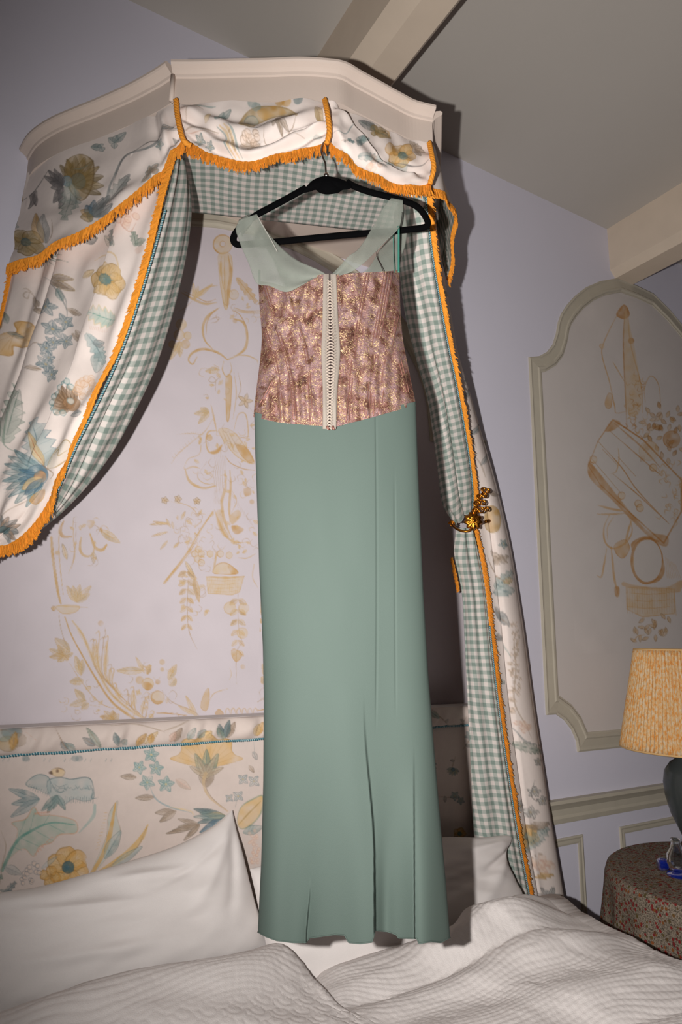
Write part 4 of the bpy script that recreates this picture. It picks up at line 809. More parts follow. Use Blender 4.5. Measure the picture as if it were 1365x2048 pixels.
for b_, t_ in (((250, 200), (220, 110)), ((270, 190), (250, 140)), ((320, 230), (230, 210)), ((480, 200), (590, 250)), ((360, 10), (500, 60)), ((510, 380), (620, 470)), ((540, 360), (600, 440))): leaf(cv, k1(b_), k1(t_), 11, TAUPE, BRN, .6)
stem(cv, K((370, 20), (440, 90), (480, 200), (480, 260)), 2, GREY); stem(cv, K((330, 230), (270, 210), (210, 150)), 1.5, BRN)
leaf(cv, k1((465, 160)), k1((440, 70)), 10, TEAL, DTEAL, .6)
for x, y, r in ((375, 220, 18), (470, 300, 15), (400, 370, 16), (470, 440, 16), (350, 510, 12), (390, 460, 11), (330, 620, 15), (360, 690, 16), (350, 570, 11)): star(cv, *k1((x, y)), r, (140, 158, 160), 5, x*.1, (88, 112, 124))
leaf(cv, k1((300, 660)), k1((200, 665)), 8, TAUPE, BRN); stem(cv, K((230, 530), (280, 490), (330, 490)), 1.5, BRN); stem(cv, K((430, 580), (370, 590)), 1.4, BRN)
cv.fill(K((-10, 480), (50, 410), (120, 380), (110, 320), (180, 300), (240, 340), (240, 440), (170, 490), (90, 480), (70, 550), (0, 560)), OCH, .62, edge=(186, 136, 70), ew=2)
for t in ((230, 330), (240, 400), (220, 450), (150, 310), (160, 480), (20, 550), (60, 520), (10, 480)): cv.stroke([k1((100, 410)), k1(t)], 1.4, (176, 124, 64), .5)
leaf(cv, k1((70, 400)), k1((150, 410)), 9, GREY, DTEAL); leaf(cv, k1((70, 330)), k1((30, 240)), 14, GRN, DGRN)
fern(cv, k1((860, 300)), k1((680, 260)), 40, (152, 178, 164), (78, 134, 124), 6, .6, edge=LOCH); 
for i in range(10): stem(cv, K((700+i*16, 215+i*3), (702+i*16, 240)), 1.3, PINK); stem(cv, K((700+i*10, 360), (702+i*10, 385)), 1.3, PINK)
fern(cv, k1((680, 420)), k1((770, 620)), 26, (120, 150, 152), DTEAL, 6); leaf(cv, k1((750, 530)), k1((700, 680)), 30, (160, 176, 174), None, .5); leaf(cv, k1((700, 480)), k1((770, 460)), 14, GREY, DTEAL)
# brown palmette with teal scallops, and its grape cluster
palmette(cv, *k1((535, 935)), 42, 3.75, (150, 120, 90), (128, 100, 74), (160, 124, 92), 9, 2.3)
for x, y in ((400, 960), (390, 915), (405, 870), (440, 850), (450, 800), (480, 770), (515, 765), (430, 990), (535, 800), (470, 990)): cv.fill(K(*circ(x, y, 20)), (186, 196, 190), .7, edge=(84, 126, 130), ew=1.6)
for t in ((420, 950), (430, 900), (460, 860), (480, 810), (510, 800)): cv.stroke([k1((500, 940)), k1(t)], 2, (110, 84, 60), .7)
cv.fill(K((510, 960), (540, 880), (590, 900), (590, 960), (550, 975)), (160, 124, 92), .8, edge=BRN); cv.fill(K(*circ(525, 900, 22)), (210, 214, 210), .8, edge=DTEAL); stem(cv, K((590, 920), (640, 940)), 2.5)
grapes(cv, *k1((635, 790)), 22, 22, (206, 160, 118), 6); leaf(cv, k1((620, 990)), k1((530, 1010)), 14, GREY, DTEAL, .5); leaf(cv, k1((690, 1000)), k1((740, 1090)), 12, GRN, None, .4)
fern(cv, k1((40, 1220)), k1((110, 770)), 46, (150, 162, 150), DGRN, 7, .6, edge=DGRN); leaf(cv, k1((60, 1160)), k1((170, 830)), 22, (186, 186, 178), DGRN, .5); stem(cv, K((70, 760), (120, 780), (110, 900), (60, 1100), (40, 1230), (120, 1280)), 3, GRN); leaf(cv, k1((20, 1180)), k1((-40, 1000)), 18, GRN, DGRN)
# big teal leaf and blue flower
fern(cv, k1((330, 1390)), k1((235, 1030)), 62, (150, 168, 168), (100, 124, 132), 6, .65, edge=(92, 116, 128)); leaf(cv, k1((320, 1380)), k1((215, 1130)), 17, LOCH, (180, 110, 76), .75)
palmette(cv, *k1((330, 1440)), 84, 2.95, (150, 168, 168), (118, 150, 156), BLUE, 9, 1.7); palmette(cv, *k1((320, 1450)), 48, 2.7, BLUE, (84, 120, 140), (196, 150, 110), 7, 1.3)
for i in range(10): cv.stroke([k1((60+i*6, 1420+i*22)), k1((0+i*5, 1430+i*26))], 1.5, (110, 134, 140), .6)
leaf(cv, k1((300, 1470)), k1((180, 1560)), 20, LOCH, PINK, .7); cv.fill(K((330, 1560), (250, 1590), (210, 1650), (270, 1670), (330, 1620)), (206, 152, 96), .6, edge=OCH); leaf(cv, k1((300, 1480)), k1((190, 1600)), 14, BLUE, DTEAL, .6)
cv.fill(K((350, 1390), (390, 1280), (460, 1210), (520, 1200), (530, 1290), (440, 1380), (390, 1400)), (206, 198, 180), .6, edge=OLIVE, ew=2); cv.stroke(K((390, 1300), (440, 1260), (440, 1310), (500, 1270)), 2, OLIVE, .7); stem(cv, K((280, 1350), (340, 1400), (400, 1440), (380, 1480)), 2.6, BRN)
palmette(cv, *k1((10, 1870)), 36, -.3, (150, 120, 96), GREY, DTEAL, 7, 2.2); scatter(cv, (-140, 620, -15, 1080), 11, 9, 34)
stem(cv, K((0, 1780), (100, 1700), (250, 1610)), 2, TAUPE, .6)
lead = np.array([(352, 300, -.525), (345, 345, -.52), (326, 420, -.515), (300, 515, -.50), (270, 612, -.48), (243, 690, -.455), (213, 760, -.43), (178, 832, -.40), (148, 892, -.375), (126, 945, -.345), (104, 998, -.315), (74, 1048, -.275), (38, 1082, -.235), (0, 1097, -.20), (-50, 1110, -.16)], float)
left_ = np.array([(55, 345, -.02), (42, 420, -.03), (30, 500, -.045), (20, 560, -.055), (2, 640, -.06), (-25, 720, -.065), (-52, 800, -.07), (-78, 880, -.075), (-98, 940, -.08), (-112, 990, -.085), (-122, 1030, -.085), (-130, 1058, -.09), (-134, 1075, -.09), (-137, 1090, -.09), (-139, 1100, -.09)], float)
rows = []
for a, b in zip(left_, lead):
    m = [a+(b-a)*f for f in (0, .25, .5, .75, 1)]
    for q_, dp_ in ((1, .05), (2, .06), (3, .035)): m[q_][2] -= dp_*(np.hypot(*(b-a)[:2])/330)*.8
    rows.append(m)
nu, nv = 290, 580
pxy, P = net(rows, nu, nv); U, V = uvgrid(nv, nu)
taper = (1-.55*V)
def creasey(x): return np.sign(np.sin(x))*np.abs(np.sin(x))**.7
D = taper*(.010*np.sin(2*np.pi*(3.1*U+.25*np.sin(2.2*V)))*ss(V, .02, .3)*(1-ss(U, .88, 1))
    + .012*(ss(U-(.70-.05*V), -.012, .012)-.5)*np.exp(-((U-.72)/.16)**2)*(1-ss(V, .50, .66))
    - .012*np.exp(-((U-(.30-.1*V))/.02)**2)*(1-ss(V, .35, .6)) - .008*np.exp(-((U-(.16+.05*V))/.025)**2)*(1-ss(V, .2, .5)))
D += .006*np.exp(-((U-.5+.55*(V-.62))/.05)**2)*ss(V, .4, .6)-.007*np.exp(-((U-.74+.9*(V-.8))/.02)**2)*ss(V, .7, .82)+.0035*smooth_noise(U.shape, (16, 9), 8)
P = fold(P, D*ss(U, 0, .05)); cpan = chintz('chintz_panel', pxy, P, cv, curtL)
le = P[:, -1]
i0 = int(.02*nv)
dirs = np.stack([np.interp(np.linspace(0, 1, nv), [0, .3, .55, .7, .82, 1], v) for v in ([-.5, -.55, -.35, .15, .35, .1], [0]*6, [-.8]*6)], -1)
fringe(cpan, le[i0:]+np.array([-.003, -.006, 0]), dirs[i0:], .026, seed=5, out=(-.5, -.86, 0))
tl = P[int(.20*nv):int(.40*nv), 0]; fringe(cpan, tl, (-.4, -.2, -.9), .016, seed=15, out=(-.6, -.8, 0))
# lining of the left curtain
inner = np.array([(361, 300, -.44), (376, 350, -.43), (383, 420, -.42), (372, 510, -.41), (353, 595, -.39), (332, 668, -.37), (305, 745, -.345), (268, 822, -.32), (228, 895, -.29), (180, 962, -.26), (128, 1018, -.225), (84, 1055, -.20), (42, 1086, -.175), (2, 1101, -.15), (-50, 1114, -.13)], float)
rows = []
for k_, (a, b) in enumerate(zip(lead, inner)):
    a = a+np.array([1.5, 0, .008]); m1, m2 = a+(b-a)*.36, a+(b-a)*.72; m1[2] -= .010; m2[2] -= .004; c_ = b+np.array([-8, 0, .05]); rows.append([a, m1, m2, b, c_])
pxy, P = net(rows, 90, 420); U, V = uvgrid(420, 90)
P = fold(P, .006*np.sin(2*np.pi*(2.4*U+.3*V))*(1-V*.4)*ss(U, .02, .2)-.012*np.exp(-((U-(.30+.25*ss(V, .45, 1)))/.022)**2)*ss(V, .35, .5)*(1-ss(V, .93, 1)))
gl0 = grid_obj('gingham_lining', P, M['gingham'], curtL, uv=netuv(P, 1), label='green gingham lining')
br = onY(np.c_[lead[:, 0]+5, lead[:, 1]][2:11], lead[2:11, 2]-.004); braid_trim(gl0, cr(br, 120))

# ------------------------------------------------------------------ right curtain
curtR = thing('curtain', 'narrow bed curtain right of the dress, gathered into a gilt holdback, gingham side showing', 'curtain', (1.6, -.05, .4))
leadR = np.array([(848, 374, -.70), (853, 430, -.66), (864, 520, -.60), (881, 620, -.52), (896, 700, -.46), (911, 770, -.40), (926, 850, -.33), (938, 925, -.26), (944, 980, -.21), (944, 1022, -.17)], float)
innR = np.array([(796, 385, -.62), (790, 440, -.56), (800, 540, -.50), (812, 630, -.45), (834, 720, -.39), (856, 800, -.33), (868, 880, -.27), (877, 950, -.21), (886, 1010, -.17), (912, 1052, -.13)], float)
rows = []
for a, b in zip(innR, leadR):
    m1, m2 = a+(b-a)*.36, a+(b-a)*.7; w_ = np.hypot(*(b-a)[:2])/80; m1[2] -= .025*w_; m2[2] -= .020*w_; rows.append([a+np.array([6, 0, .05]), a, m1, m2, b])
pxy, P = net(rows, 110, 400); U, V = uvgrid(400, 110)
P = fold(P, (.006*np.sin(2*np.pi*(2.2*U+.2*V))*(1-.3*V)*(1-ss(U, .9, 1))-.011*np.exp(-((U-(.62+.10*V))/.025)**2)*ss(V, .35, .6)-.007*np.exp(-((U-.36)/.03)**2)*ss(V, .8, .95))*ss(U, .1, .3))
gl1 = grid_obj('gingham_lining', P, M['gingham'], curtR, uv=netuv(P), label='green gingham lining, upper part')
ledge = P[:, -1]
fringe(gl1, ledge+np.array([.006, -.006, 0]), (.75, 0, -.66), .023, seed=6, out=(-.5, -.86, 0))
braid_trim(gl1, ledge[8:]+np.array([-.004, -.010, 0]))
# outside (chintz) of the curtain, from behind the fringe down to the floor
cv = Canvas(840, 330, 1160, 1960, CBG, 1.3, 41); J = cropper(850, 1000, .42); j1 = lambda p: J(p)[0]
cv.fill(J((300, 30), (340, 40), (360, 90), (340, 150), (300, 140), (290, 90)), (178, 140, 84), .7, edge=OLIVE); cv.fill(J(*circ(340, 60, 16)), OCH, .6); star(cv, *j1((372, 210)), 11)
for t in ((320, 240), (360, 260), (400, 270), (330, 290), (390, 300), (350, 310)): leaf(cv, j1((350, 280)), j1(t), 9, TAUPE, BRN, .6)
fern(cv, j1((340, 420)), j1((420, 340)), 26, TEAL, DTEAL, 5); leaf(cv, j1((370, 390)), j1((420, 380)), 12, LOCH, PINK); leaf(cv, j1((330, 440)), j1((430, 430)), 20, (150, 170, 168), DTEAL); stem(cv, J((300, 260), (330, 330), (380, 400)), 2)
leaf(cv, j1((340, 510)), j1((400, 600)), 15, GREY, BRN, .6); stem(cv, J((430, 600), (420, 680), (430, 800), (430, 960), (480, 1080), (500, 1130)), 1.8, TAUPE)
for i in range(12): grapes(cv, *j1((428+8*math.sin(i), 600+i*36)), 8, 5, TAUPE, i)
grapes(cv, *j1((475, 1080)), 14, 9, PINK, 31); stem(cv, J((380, 660), (410, 750)), 2, TEAL); leaf(cv, j1((345, 640)), j1((372, 670)), 12, GREY, BRN); leaf(cv, j1((340, 860)), j1((390, 870)), 12, TEAL, DTEAL)
fern(cv, j1((420, 1160)), j1((560, 1200)), 20, (130, 142, 130), DGRN, 8); stem(cv, J((430, 1080), (480, 1150), (560, 1170)), 3, GREY)
for x, y, r in ((455, 1455, 13), (510, 1490, 14), (520, 1390, 12), (555, 1430, 11), (535, 1245, 9)): star(cv, *j1((x, y)), r, (176, 180, 174), 5, x, DK)
stem(cv, J((520, 1330), (510, 1410), (555, 1450)), 1.5, DK); poppy(cv, *j1((490, 1600)), 24, 5, .4, OCH, LOCH, TEAL); fern(cv, j1((480, 1680)), j1((580, 1560)), 26, TEAL, DTEAL, 6); leaf(cv, j1((500, 1560)), j1((590, 1540)), 16, TAUPE, BRN)
grapes(cv, *j1((560, 1740)), 20, 14, PINK, 33); stem(cv, J((500, 1760), (530, 1700), (580, 1680)), 2, BRN); leaf(cv, j1((540, 1800)), j1((610, 1780)), 12, OCH, OLIVE); stem(cv, J((510, 1890), (560, 1880), (620, 1890), (640, 1930)), 2.4, DK)
for t in ((560, 1850), (610, 1840), (640, 1880), (600, 1940)): leaf(cv, j1((600, 1890)), j1(t), 8, GREY, DK)
for x, y in ((925, 800), (945, 870), (962, 930)): stem(cv, [(x-10, y-20), (x, y), (x+8, y+25)], 2, TAUPE); leaf(cv, (x, y), (x+14, y-22), 9, GREY, DTEAL)
star(cv, 935, 760, 9); leaf(cv, (975, 985), (1000, 990), 10, TAUPE, BRN); scatter(cv, (850, 480, 910, 700), 12, 6, 16); scatter(cv, (1090, 1800, 1140, 1940), 14, 3, 18)
outR = np.array([(868, 440, -.50), (884, 540, -.42), (903, 640, -.36), (917, 710, -.31), (941, 790, -.25), (964, 870, -.20), (986, 945, -.16), (1000, 1000, -.13), (1022, 1100, -.12), (1046, 1250, -.12), (1066, 1400, -.12), (1086, 1530, -.12), (1106, 1660, -.12), (1134, 1830, -.12), (1150, 1930, -.12)], float)
inR = np.array([(860, 440, -.62), (870, 540, -.56), (886, 640, -.48), (898, 710, -.43), (914, 790, -.36), (928, 870, -.29), (938, 945, -.22), (946, 1005, -.155), (955, 1080, -.13), (976, 1250, -.145), (992, 1400, -.16), (1012, 1530, -.16), (1032, 1660, -.16), (1062, 1820, -.16), (1076, 1930, -.16)], float)
rows = [[a, a+(b-a)*.34+np.array([0, 0, -.012]), a+(b-a)*.67+np.array([0, 0, -.016]), b, b+np.array([1, 0, .06])] for a, b in zip(inR, outR)]
pxy, P = net(rows, 110, 560); U, V = uvgrid(560, 110)
P = fold(P, (.006*np.sin(2*np.pi*(1.8*U+.3*np.sin(3*V)))-.012*np.exp(-((U-(.30+.1*np.sin(4*V)))/.03)**2)*ss(V, .45, .6))*ss(U, .0, .15)*(1-ss(U, .8, .95)))
chintz('chintz_panel', pxy, P, cv, curtR)
# lining below the holdback
lowL = np.array([(912, 1056, -.13), (909, 1105, -.10), (918, 1150, -.10), (926, 1200, -.10), (931, 1300, -.10), (936, 1400, -.11), (942, 1520, -.115), (948, 1650, -.115), (958, 1760, -.115), (966, 1930, -.115)], float)
lowR = np.array([(946, 1056, -.15), (957, 1105, -.14), (965, 1150, -.14), (972, 1200, -.145), (982, 1300, -.155), (994, 1405, -.165), (1010, 1520, -.165), (1031, 1655, -.165), (1056, 1790, -.165), (1078, 1930, -.165)], float)
lowL[:, 2] -= .026; lowR[:, 2] -= .018
rows = [[a+np.array([4, 0, .012]), a, a+(b-a)*.4+np.array([0, 0, -.012]), a+(b-a)*.75+np.array([0, 0, -.008]), b] for a, b in zip(lowL, lowR)]
pxy, P = net(rows, 90, 330); U, V = uvgrid(330, 90)
P = fold(P, (.006*np.sin(2*np.pi*(2.6*U+.2*V))+.006*np.sin(2*np.pi*4*U)*(1-ss(V, .02, .2)))*ss(U, .1, .3)*(1-ss(U, .9, 1)))
gl2 = grid_obj('gingham_lining', P, M['gingham'], curtR, uv=netuv(P), label='green gingham lining, lower part')
fringe(gl2, P[:, -1]+np.array([.004, -.006, 0]), (.75, 0, -.66), .024, seed=7, out=(-.5, -.86, 0)); braid_trim(gl2, P[130:, -1]+np.array([-.004, -.012, 0]))
fringe(gl2, P[45:100, 26]+np.array([-.012, .01, 0]), (-.7, 0, -.7), .012, seed=8, out=(-.5, -.86, 0))

# gilt holdback on the wall
hb = thing('curtain_holdback', 'gilt metal holdback with rosette and scrolled leaves, gripping the right curtain', 'holdback', onY(np.array([(948., 1035)]), 0.0)[0])
hc = onY(np.array([(947., 1042)]), -.215)[0]; ex = np.array([_r[0], _r[1], 0.]); ez = np.array([0, 0, 1.]); ey = np.cross(ez, ex); ey = ey if ey[1] < 0 else -ey
def hp(x, z, d=0): return hc+ex*x+ez*z+ey*d
A = Acc(); prof = [(0, .016), (.005, .016), (.007, .009), (.011, .014), (.013, .008), (.018, .013), (.021, .007), (.026, .008), (.030, 0), (0, -.002)]
n_ = 72; a_ = np.linspace(0, 2*np.pi, n_, endpoint=False)
V_ = np.stack([[hp(r*(1+.13*math.cos(9*t+r*60)*(r > .008))*math.cos(t), r*(1+.13*math.cos(9*t+r*60)*(r > .008))*math.sin(t), d) for t in a_] for r, d in prof]); A.add(V_.reshape(-1, 3), grid_faces(len(prof), n_, True)); A.build('rosette', M['gilt'], hb)
A = Acc()
for k, (x, z, r, s0, tw) in enumerate(((.006, .034, .012, -.6, 1), (.026, .036, .012, 2.2, -1), (.012, .058, .013, -.3, 1), (.034, .062, .011, 2.4, -1), (.040, .088, .010, 2, -1), (.022, .082, .011, .2, 1), (.052, .104, .008, 2, -1), (.036, .108, .008, .4, 1), (.046, .040, .009, 2.6, -1))):
    t = np.linspace(0, 1, 40); a = s0+tw*t*9; q = np.array([hp(x+r*(1-.8*f)*math.cos(g), z+r*(1-.8*f)*math.sin(g), .004+.004*f) for f, g in zip(t, a)]); A.add(*tube_data(q, .0034-.0016*t, 7, up=ey))
A.add(*tube_data(np.array([hp(.0, .02), hp(.012, .05), hp(.026, .085), hp(.044, .112)]), np.array([.006, .007, .005, .002]), 8)); A.build('scroll_leaves', M['gilt'], hb)
q = cr(np.array([hp(0, -.016, .004), hp(-.014, -.033, .004), hp(-.034, -.036, .0), hp(-.054, -.024, -.02), hp(-.064, -.004, -.05)]), 30); A = Acc(); A.add(*tube_data(q, .0042, 8)); q2 = np.array([q[-1]+ex*.011*(1-.7*f)*math.cos(f*9)*-1+ez*(.011*(1-.7*f)*math.sin(f*9)+.002) for f in np.linspace(0, 1, 30)]); A.add(*tube_data(q2, .003, 7)); A.build('hook_arm', M['gilt'], hb)
A = Acc(); A.add(*tube_data(np.array([hp(0, 0, -.004), hp(0, 0, -.215/abs(ey[1])*1.0)])if False else np.array([hp(.045, .0, -.006), onY(np.array([(988., 1040)]), 0.0)[0]]), .006, 10)); A.build('wall_stem', M['gilt'], hb)

# ------------------------------------------------------------------ hanger and dress (they hang in a vertical plane facing the room)
_yd = math.radians(27); DN = np.array([-math.sin(_yd), -math.cos(_yd), 0.0]); DU = np.array([math.cos(_yd), -math.sin(_yd), 0.0])
H0 = CAM + rays(np.array([652., 350]))*1.5
def dp(p, w=0.0):
    p = np.asarray(p, float); r = rays(p); w = np.asarray(w, float); t = ((H0-CAM)@DN+w)/(r@DN); return CAM+r*t[..., None]
hanger = thing('clothes_hanger', 'black velvet clothes hanger with a steel hook, hung from the crown and holding the dress', 'hanger', dp((652, 350)))
ctr = [(612, 376), (580, 394), (545, 413), (515, 429), (490, 447), (473, 464), (467, 478), (472, 488), (490, 489), (560, 483), (650, 474), (740, 466), (800, 461), (843, 456), (856, 450), (853, 436), (838, 416), (815, 404), (780, 394), (740, 384), (712, 374), (694, 364)]
q = resample(cr(dp(np.array(ctr, float)), 160), 150)
V1, F1 = tube_data(q, np.stack([np.full(150, .0076), np.full(150, .0055)], -1), 12, up=np.cross(DN, [0, 0, 1.]))
A = Acc(); A.add(V1, F1)
head = np.array([(604, 386), (614, 372), (628, 359), (650, 352), (672, 355), (690, 361), (704, 369), (700, 378), (686, 380), (676, 386), (655, 389), (640, 386), (632, 380), (618, 384)], float); hd = cr(head, 70, True); nh = len(hd)
rows = [dp(hd, .0042), dp((hd-hd.mean(0))*.97+hd.mean(0), .0062)]; back = [dp(hd, -.0042), dp((hd-hd.mean(0))*.97+hd.mean(0), -.0062)]
R_all = np.stack([back[1], back[0], rows[0], rows[1]]); i = np.arange(nh)
A.add(R_all.reshape(-1, 3), [grid_faces(4, nh, True), np.array([i[::-1], i+3*nh])]); A.build('hanger_body', M['velvet'], hanger)
hk = dp(np.array([(653, 354), (652, 338), (651, 326), (646, 314), (643, 302), (645, 290), (652, 282), (660, 286), (662, 294)], float), np.array([0, 0, 0, 0, -.002, -.01, -.02, -.03, -.034]))
tube('hook', cr(hk, 60), .0021, M['steel'], hanger, sides=8, label='steel wire hook')
A = Acc(); A.add(*lathe_data([(0, 0), (.006, 0), (.006, .006), (.004, .010), (0, .010)], 16, dp((653, 355)))); A.build('hook_collar', M['steel'], hanger)

dress = thing('dress', 'sea green evening dress with sheer straps and rose gold laced bodice, hanging before the bed', 'dress', dp((700, 1885)))
def edge(pts, y): p = np.array(pts, float); return np.interp(y, p[:, 1], p[:, 0])
BLx = [(517, 560), (520, 620), (524, 680), (520, 740), (513, 790), (507, 835)]; BRx = [(799, 540), (801, 620), (806, 700), (819, 760), (833, 813)]
btop = cr(np.array([(517, 562), (545, 566), (575, 574), (600, 566), (625, 553), (645, 549), (660, 551), (690, 548), (730, 545), (770, 543), (799, 540)], float), 200)
bbot = cr(np.array([(507, 833), (530, 839), (560, 845), (600, 849), (640, 852), (657, 857), (675, 853), (700, 846), (740, 836), (790, 822), (833, 812)], float), 200)
nu, nv = 210, 150
U, V = uvgrid(nv, nu); f = np.linspace(0, 1, nu)
ty = np.interp(f, (btop[:, 0]-517)/(799-517), btop[:, 1]); by = np.interp(f, (bbot[:, 0]-507)/(833-507), bbot[:, 1])
Lx = cr(np.array(BLx, float), nv); Rx = cr(np.array(BRx, float), nv)
PX = Lx[:, :1]+(Rx[:, :1]-Lx[:, :1])*U; PY = ty[None]*(1-V)+by[None]*V
bones = [((529, 569), (556, 660), (581, 751), (590, 840)), ((571, 578), (595, 650), (615, 721), (624, 850)), ((528, 655), (543, 700), (556, 750), (565, 842)), ((772, 545), (758, 630), (745, 710), (735, 836)), ((736, 547), (722, 620), (709, 700), (695, 845)), ((796, 630), (783, 690), (770, 740), (760, 828)), ((783, 545), (770, 620), (757, 690), (748, 770), (745, 832)), ((550, 757), (538, 780), (522, 808)), ((798, 712), (808, 750), (816, 785))]
def bodice_w(px, py, u, v):
    w = .052*np.sqrt(np.clip(1-(2*u-1)**2, 0, 1))**1.1*(1-.22*np.sin(np.pi*np.clip(v*1.15, 0, 1)))
    for k, b in enumerate(bones):
        b = cr(np.array(b, float), 40); bx_ = np.interp(py, b[:, 1], b[:, 0]) if b[-1, 1] > b[0, 1] else 0
        inside = ss(py, b[0, 1]-4, b[0, 1]+6)*(1-ss(py, b[-1, 1]-4, b[-1, 1]+4)); w = w+(.0022*np.exp(-((px-bx_)/4.0)**2)-.0018*np.exp(-((px-bx_-9)/5)**2))*inside
    w = w+(1-np.abs(2*u-1)**6)*.0034*np.sin(px*.30+2.2*np.sin(py*.018))*ss(v, .5, .85)*(1-.75*ss(v, .9, 1))+.0030*np.sin(px*.19+1.5*np.sin(py*.03))*(1-v)
    return w
W_ = bodice_w(PX, PY, U, V)+.0013*smooth_noise(U.shape, (14, 22), 4)+.0003*smooth_noise(U.shape, (40, 50), 14)
W_ *= np.sqrt(np.clip(1-(2*U-1)**16, 0, 1))
ob = grid_obj('bodice', dp(np.stack([PX, PY], -1), W_), M['brocade'], dress, label='rose gold brocade bodice')
bw = -.030*np.sqrt(np.clip(1-(2*U-1)**2, 0, 1)); grid_obj('bodice_back', dp(np.stack([PX[::4, ::5], PY[::4, ::5]+3], -1), bw[::4, ::5]), M['brocade'], dress)
def onbod(pts, lift):
    p = np.array(pts, float); u = (p[:, 0]-np.interp(p[:, 1], Lx[:, 1], Lx[:, 0]))/(np.interp(p[:, 1], Rx[:, 1], Rx[:, 0])-np.interp(p[:, 1], Lx[:, 1], Lx[:, 0])); v = (p[:, 1]-555)/290
    return dp(p, bodice_w(p[:, 0], p[:, 1], np.clip(u, 0.01, .99), v)+lift)
for b in bones:
    A = Acc()
    for d in (-2.6, 2.6):
        c_ = cr(np.array(b, float), 50); c_[:, 0] += d; c_[:, 1] = np.clip(c_[:, 1], 0, np.interp(c_[:, 0], bbot[:, 0], bbot[:, 1])-1); A.add(*tube_data(onbod(c_, -.0002), .0012, 6))
    A.build('boning_channel', M['boning'], ob)
# front lacing
def strip(name, lft, rgt, mat, lift, n=70, th=.003):
    l, r = cr(np.array(lft, float), n), cr(np.array(rgt, float), n); G = []
    for f_, hgt in ((0, -.001), (.02, th*.7), (.12, th), (.5, th*1.1), (.88, th), (.98, th*.7), (1, -.001)): G.append(onbod(l+(r-l)*f_, lift+hgt))
    return grid_obj(name, np.stack(G), mat, dress)
ys = [546, 600, 650, 700, 740, 790, 857]
gl = [(659, 548), (658, 600), (657, 650), (655, 700), (656, 740), (658, 790), (657.5, 858)]; gr_ = [(661, 548), (663, 600), (666, 650), (669, 700), (667, 740), (663, 790), (661, 858)]
strip('lacing_gap', [(x-1.5, y) for x, y in gl], [(x+1.5, y) for x, y in gr_], M['dark'], .001, th=.0008)
strip('placket', [(x-12, y) for x, y in gl], gl, M['placket'], .0012); strip('placket', gr_, [(x+12, y) for x, y in gr_], M['placket'], .0012)
A = Acc(); A2 = Acc()
for k, y in enumerate(np.arange(560, 853, 6.1)):
    xl, xr = np.interp(y, [p[1] for p in gl], [p[0] for p in gl]), np.interp(y, [p[1] for p in gr_], [p[0] for p in gr_]); d = max(2.0, 3.2)
    for a, b in (((xl-d, y), (xr+d, y+6.1)), ((xr+d, y), (xl-d, y+6.1))):
        m_ = ((a[0]+b[0])/2, (a[1]+b[1])/2); A.add(*tube_data(onbod([a, m_, b], .0062), .0011, 6))
    for x in (xl-d, xr+d):
        c_ = onbod([(x, y)], .0052)[0]; t = np.linspace(0, 6.283, 11)[:-1]; A2.add(*tube_data(np.array([c_+DU*.0021*math.cos(g)+np.array([0, 0, .0021*math.sin(g)]) for g in t]), .0008, 5, closed=True, up=DN))
A.build('lacing_cord', M['lace'], dress); A2.build('lace_loops', M['placket'], dress)
A = Acc()
for x in (655, 666): A.add(*tube_data(onbod([(x, 852), (x+1, 857), (x+4, 858)], .006), .0028, 7))
A.build('lace_knot', M['boning'], dress)
# skirt
SL = np.array([(509, 834), (511, 920), (514, 1000), (519, 1150), (526, 1300), (528, 1400), (527, 1560), (523, 1720), (516, 1867)], float); SR = np.array([(832, 812), (835, 900), (839, 1000), (847, 1180), (857, 1350), (869, 1500), (882, 1650), (892, 1760), (901, 1878)], float)
hem = np.array([(514, 1865), (530, 1874), (552, 1882), (585, 1886), (611, 1886), (618, 1877), (640, 1874), (668, 1870), (688, 1871), (697, 1886), (720, 1888), (744, 1885), (750, 1862), (775, 1864), (792, 1870), (797, 1877), (834, 1878), (838, 1888), (862, 1884), (882, 1886), (901, 1876)], float)
nu, nv = 300, 260; U, V = uvgrid(nv, nu); Vr = np.linspace(0, 1, nv)
sl = np.stack([np.interp(Vr, (SL[:, 1]-834)/(1867-834), SL[:, 0]), 834+Vr*(1867-834)], -1); sr = np.stack([np.interp(Vr, (SR[:, 1]-812)/(1878-812), SR[:, 0]), 812+Vr*(1878-812)], -1)
sl[:, 0] = cr(SL, nv)[:, 0]*0+sl[:, 0]; PX = sl[:, :1]+(sr[:, :1]-sl[:, :1])*U
topy = np.interp(np.linspace(507, 833, nu), bbot[:, 0], bbot[:, 1])-9; hemy = np.interp(np.linspace(514, 901, nu), hem[:, 0], hem[:, 1])
lvl = 1867+(1878-1867)*U; Vb = V**1.0; PY = topy[None]*(1-V)+(lvl)*V; PY = PY+(hemy[None]-lvl)*np.clip((V-.80)/.20, 0, 1)**2
base = np.sqrt(np.clip(1-(2*U-1)**2, 0, 1)); w = (.044+.028*V)*base
def step_(xc, wd, a, v0, v1, wide): # overlapping crease: cloth on the left comes forward, drops back on the right
    g = ss(V, v0, v1); x = PX-xc; return a*g*np.where(x < 0, np.exp(x/wide), -.7*np.exp(-x/(wide*.8)))*np.clip(np.abs(x)/wd, 0, 1)
xc1 = 727+20*ss(V, .55, .85)+3*V; w = w+step_(xc1, 2.0, .020, .52, .98, 26); xc2 = 829+4*(V-.8); w = w+step_(xc2, 1.6, .011, .62, .95, 16)
xc3 = 621-8*ss(V, .9, 1); w = w+step_(xc3, 1.8, .012, .88, 1.0, 20); w = w-.0022*np.exp(-((PX-(752+14*V-22*V*V))/1.6)**2)*(1-ss(V, .5, .62))-.0014*np.exp(-((PX-(789+6*V))/1.8)**2)*ss(V, .1, .2)*(1-ss(V, .5, .6))
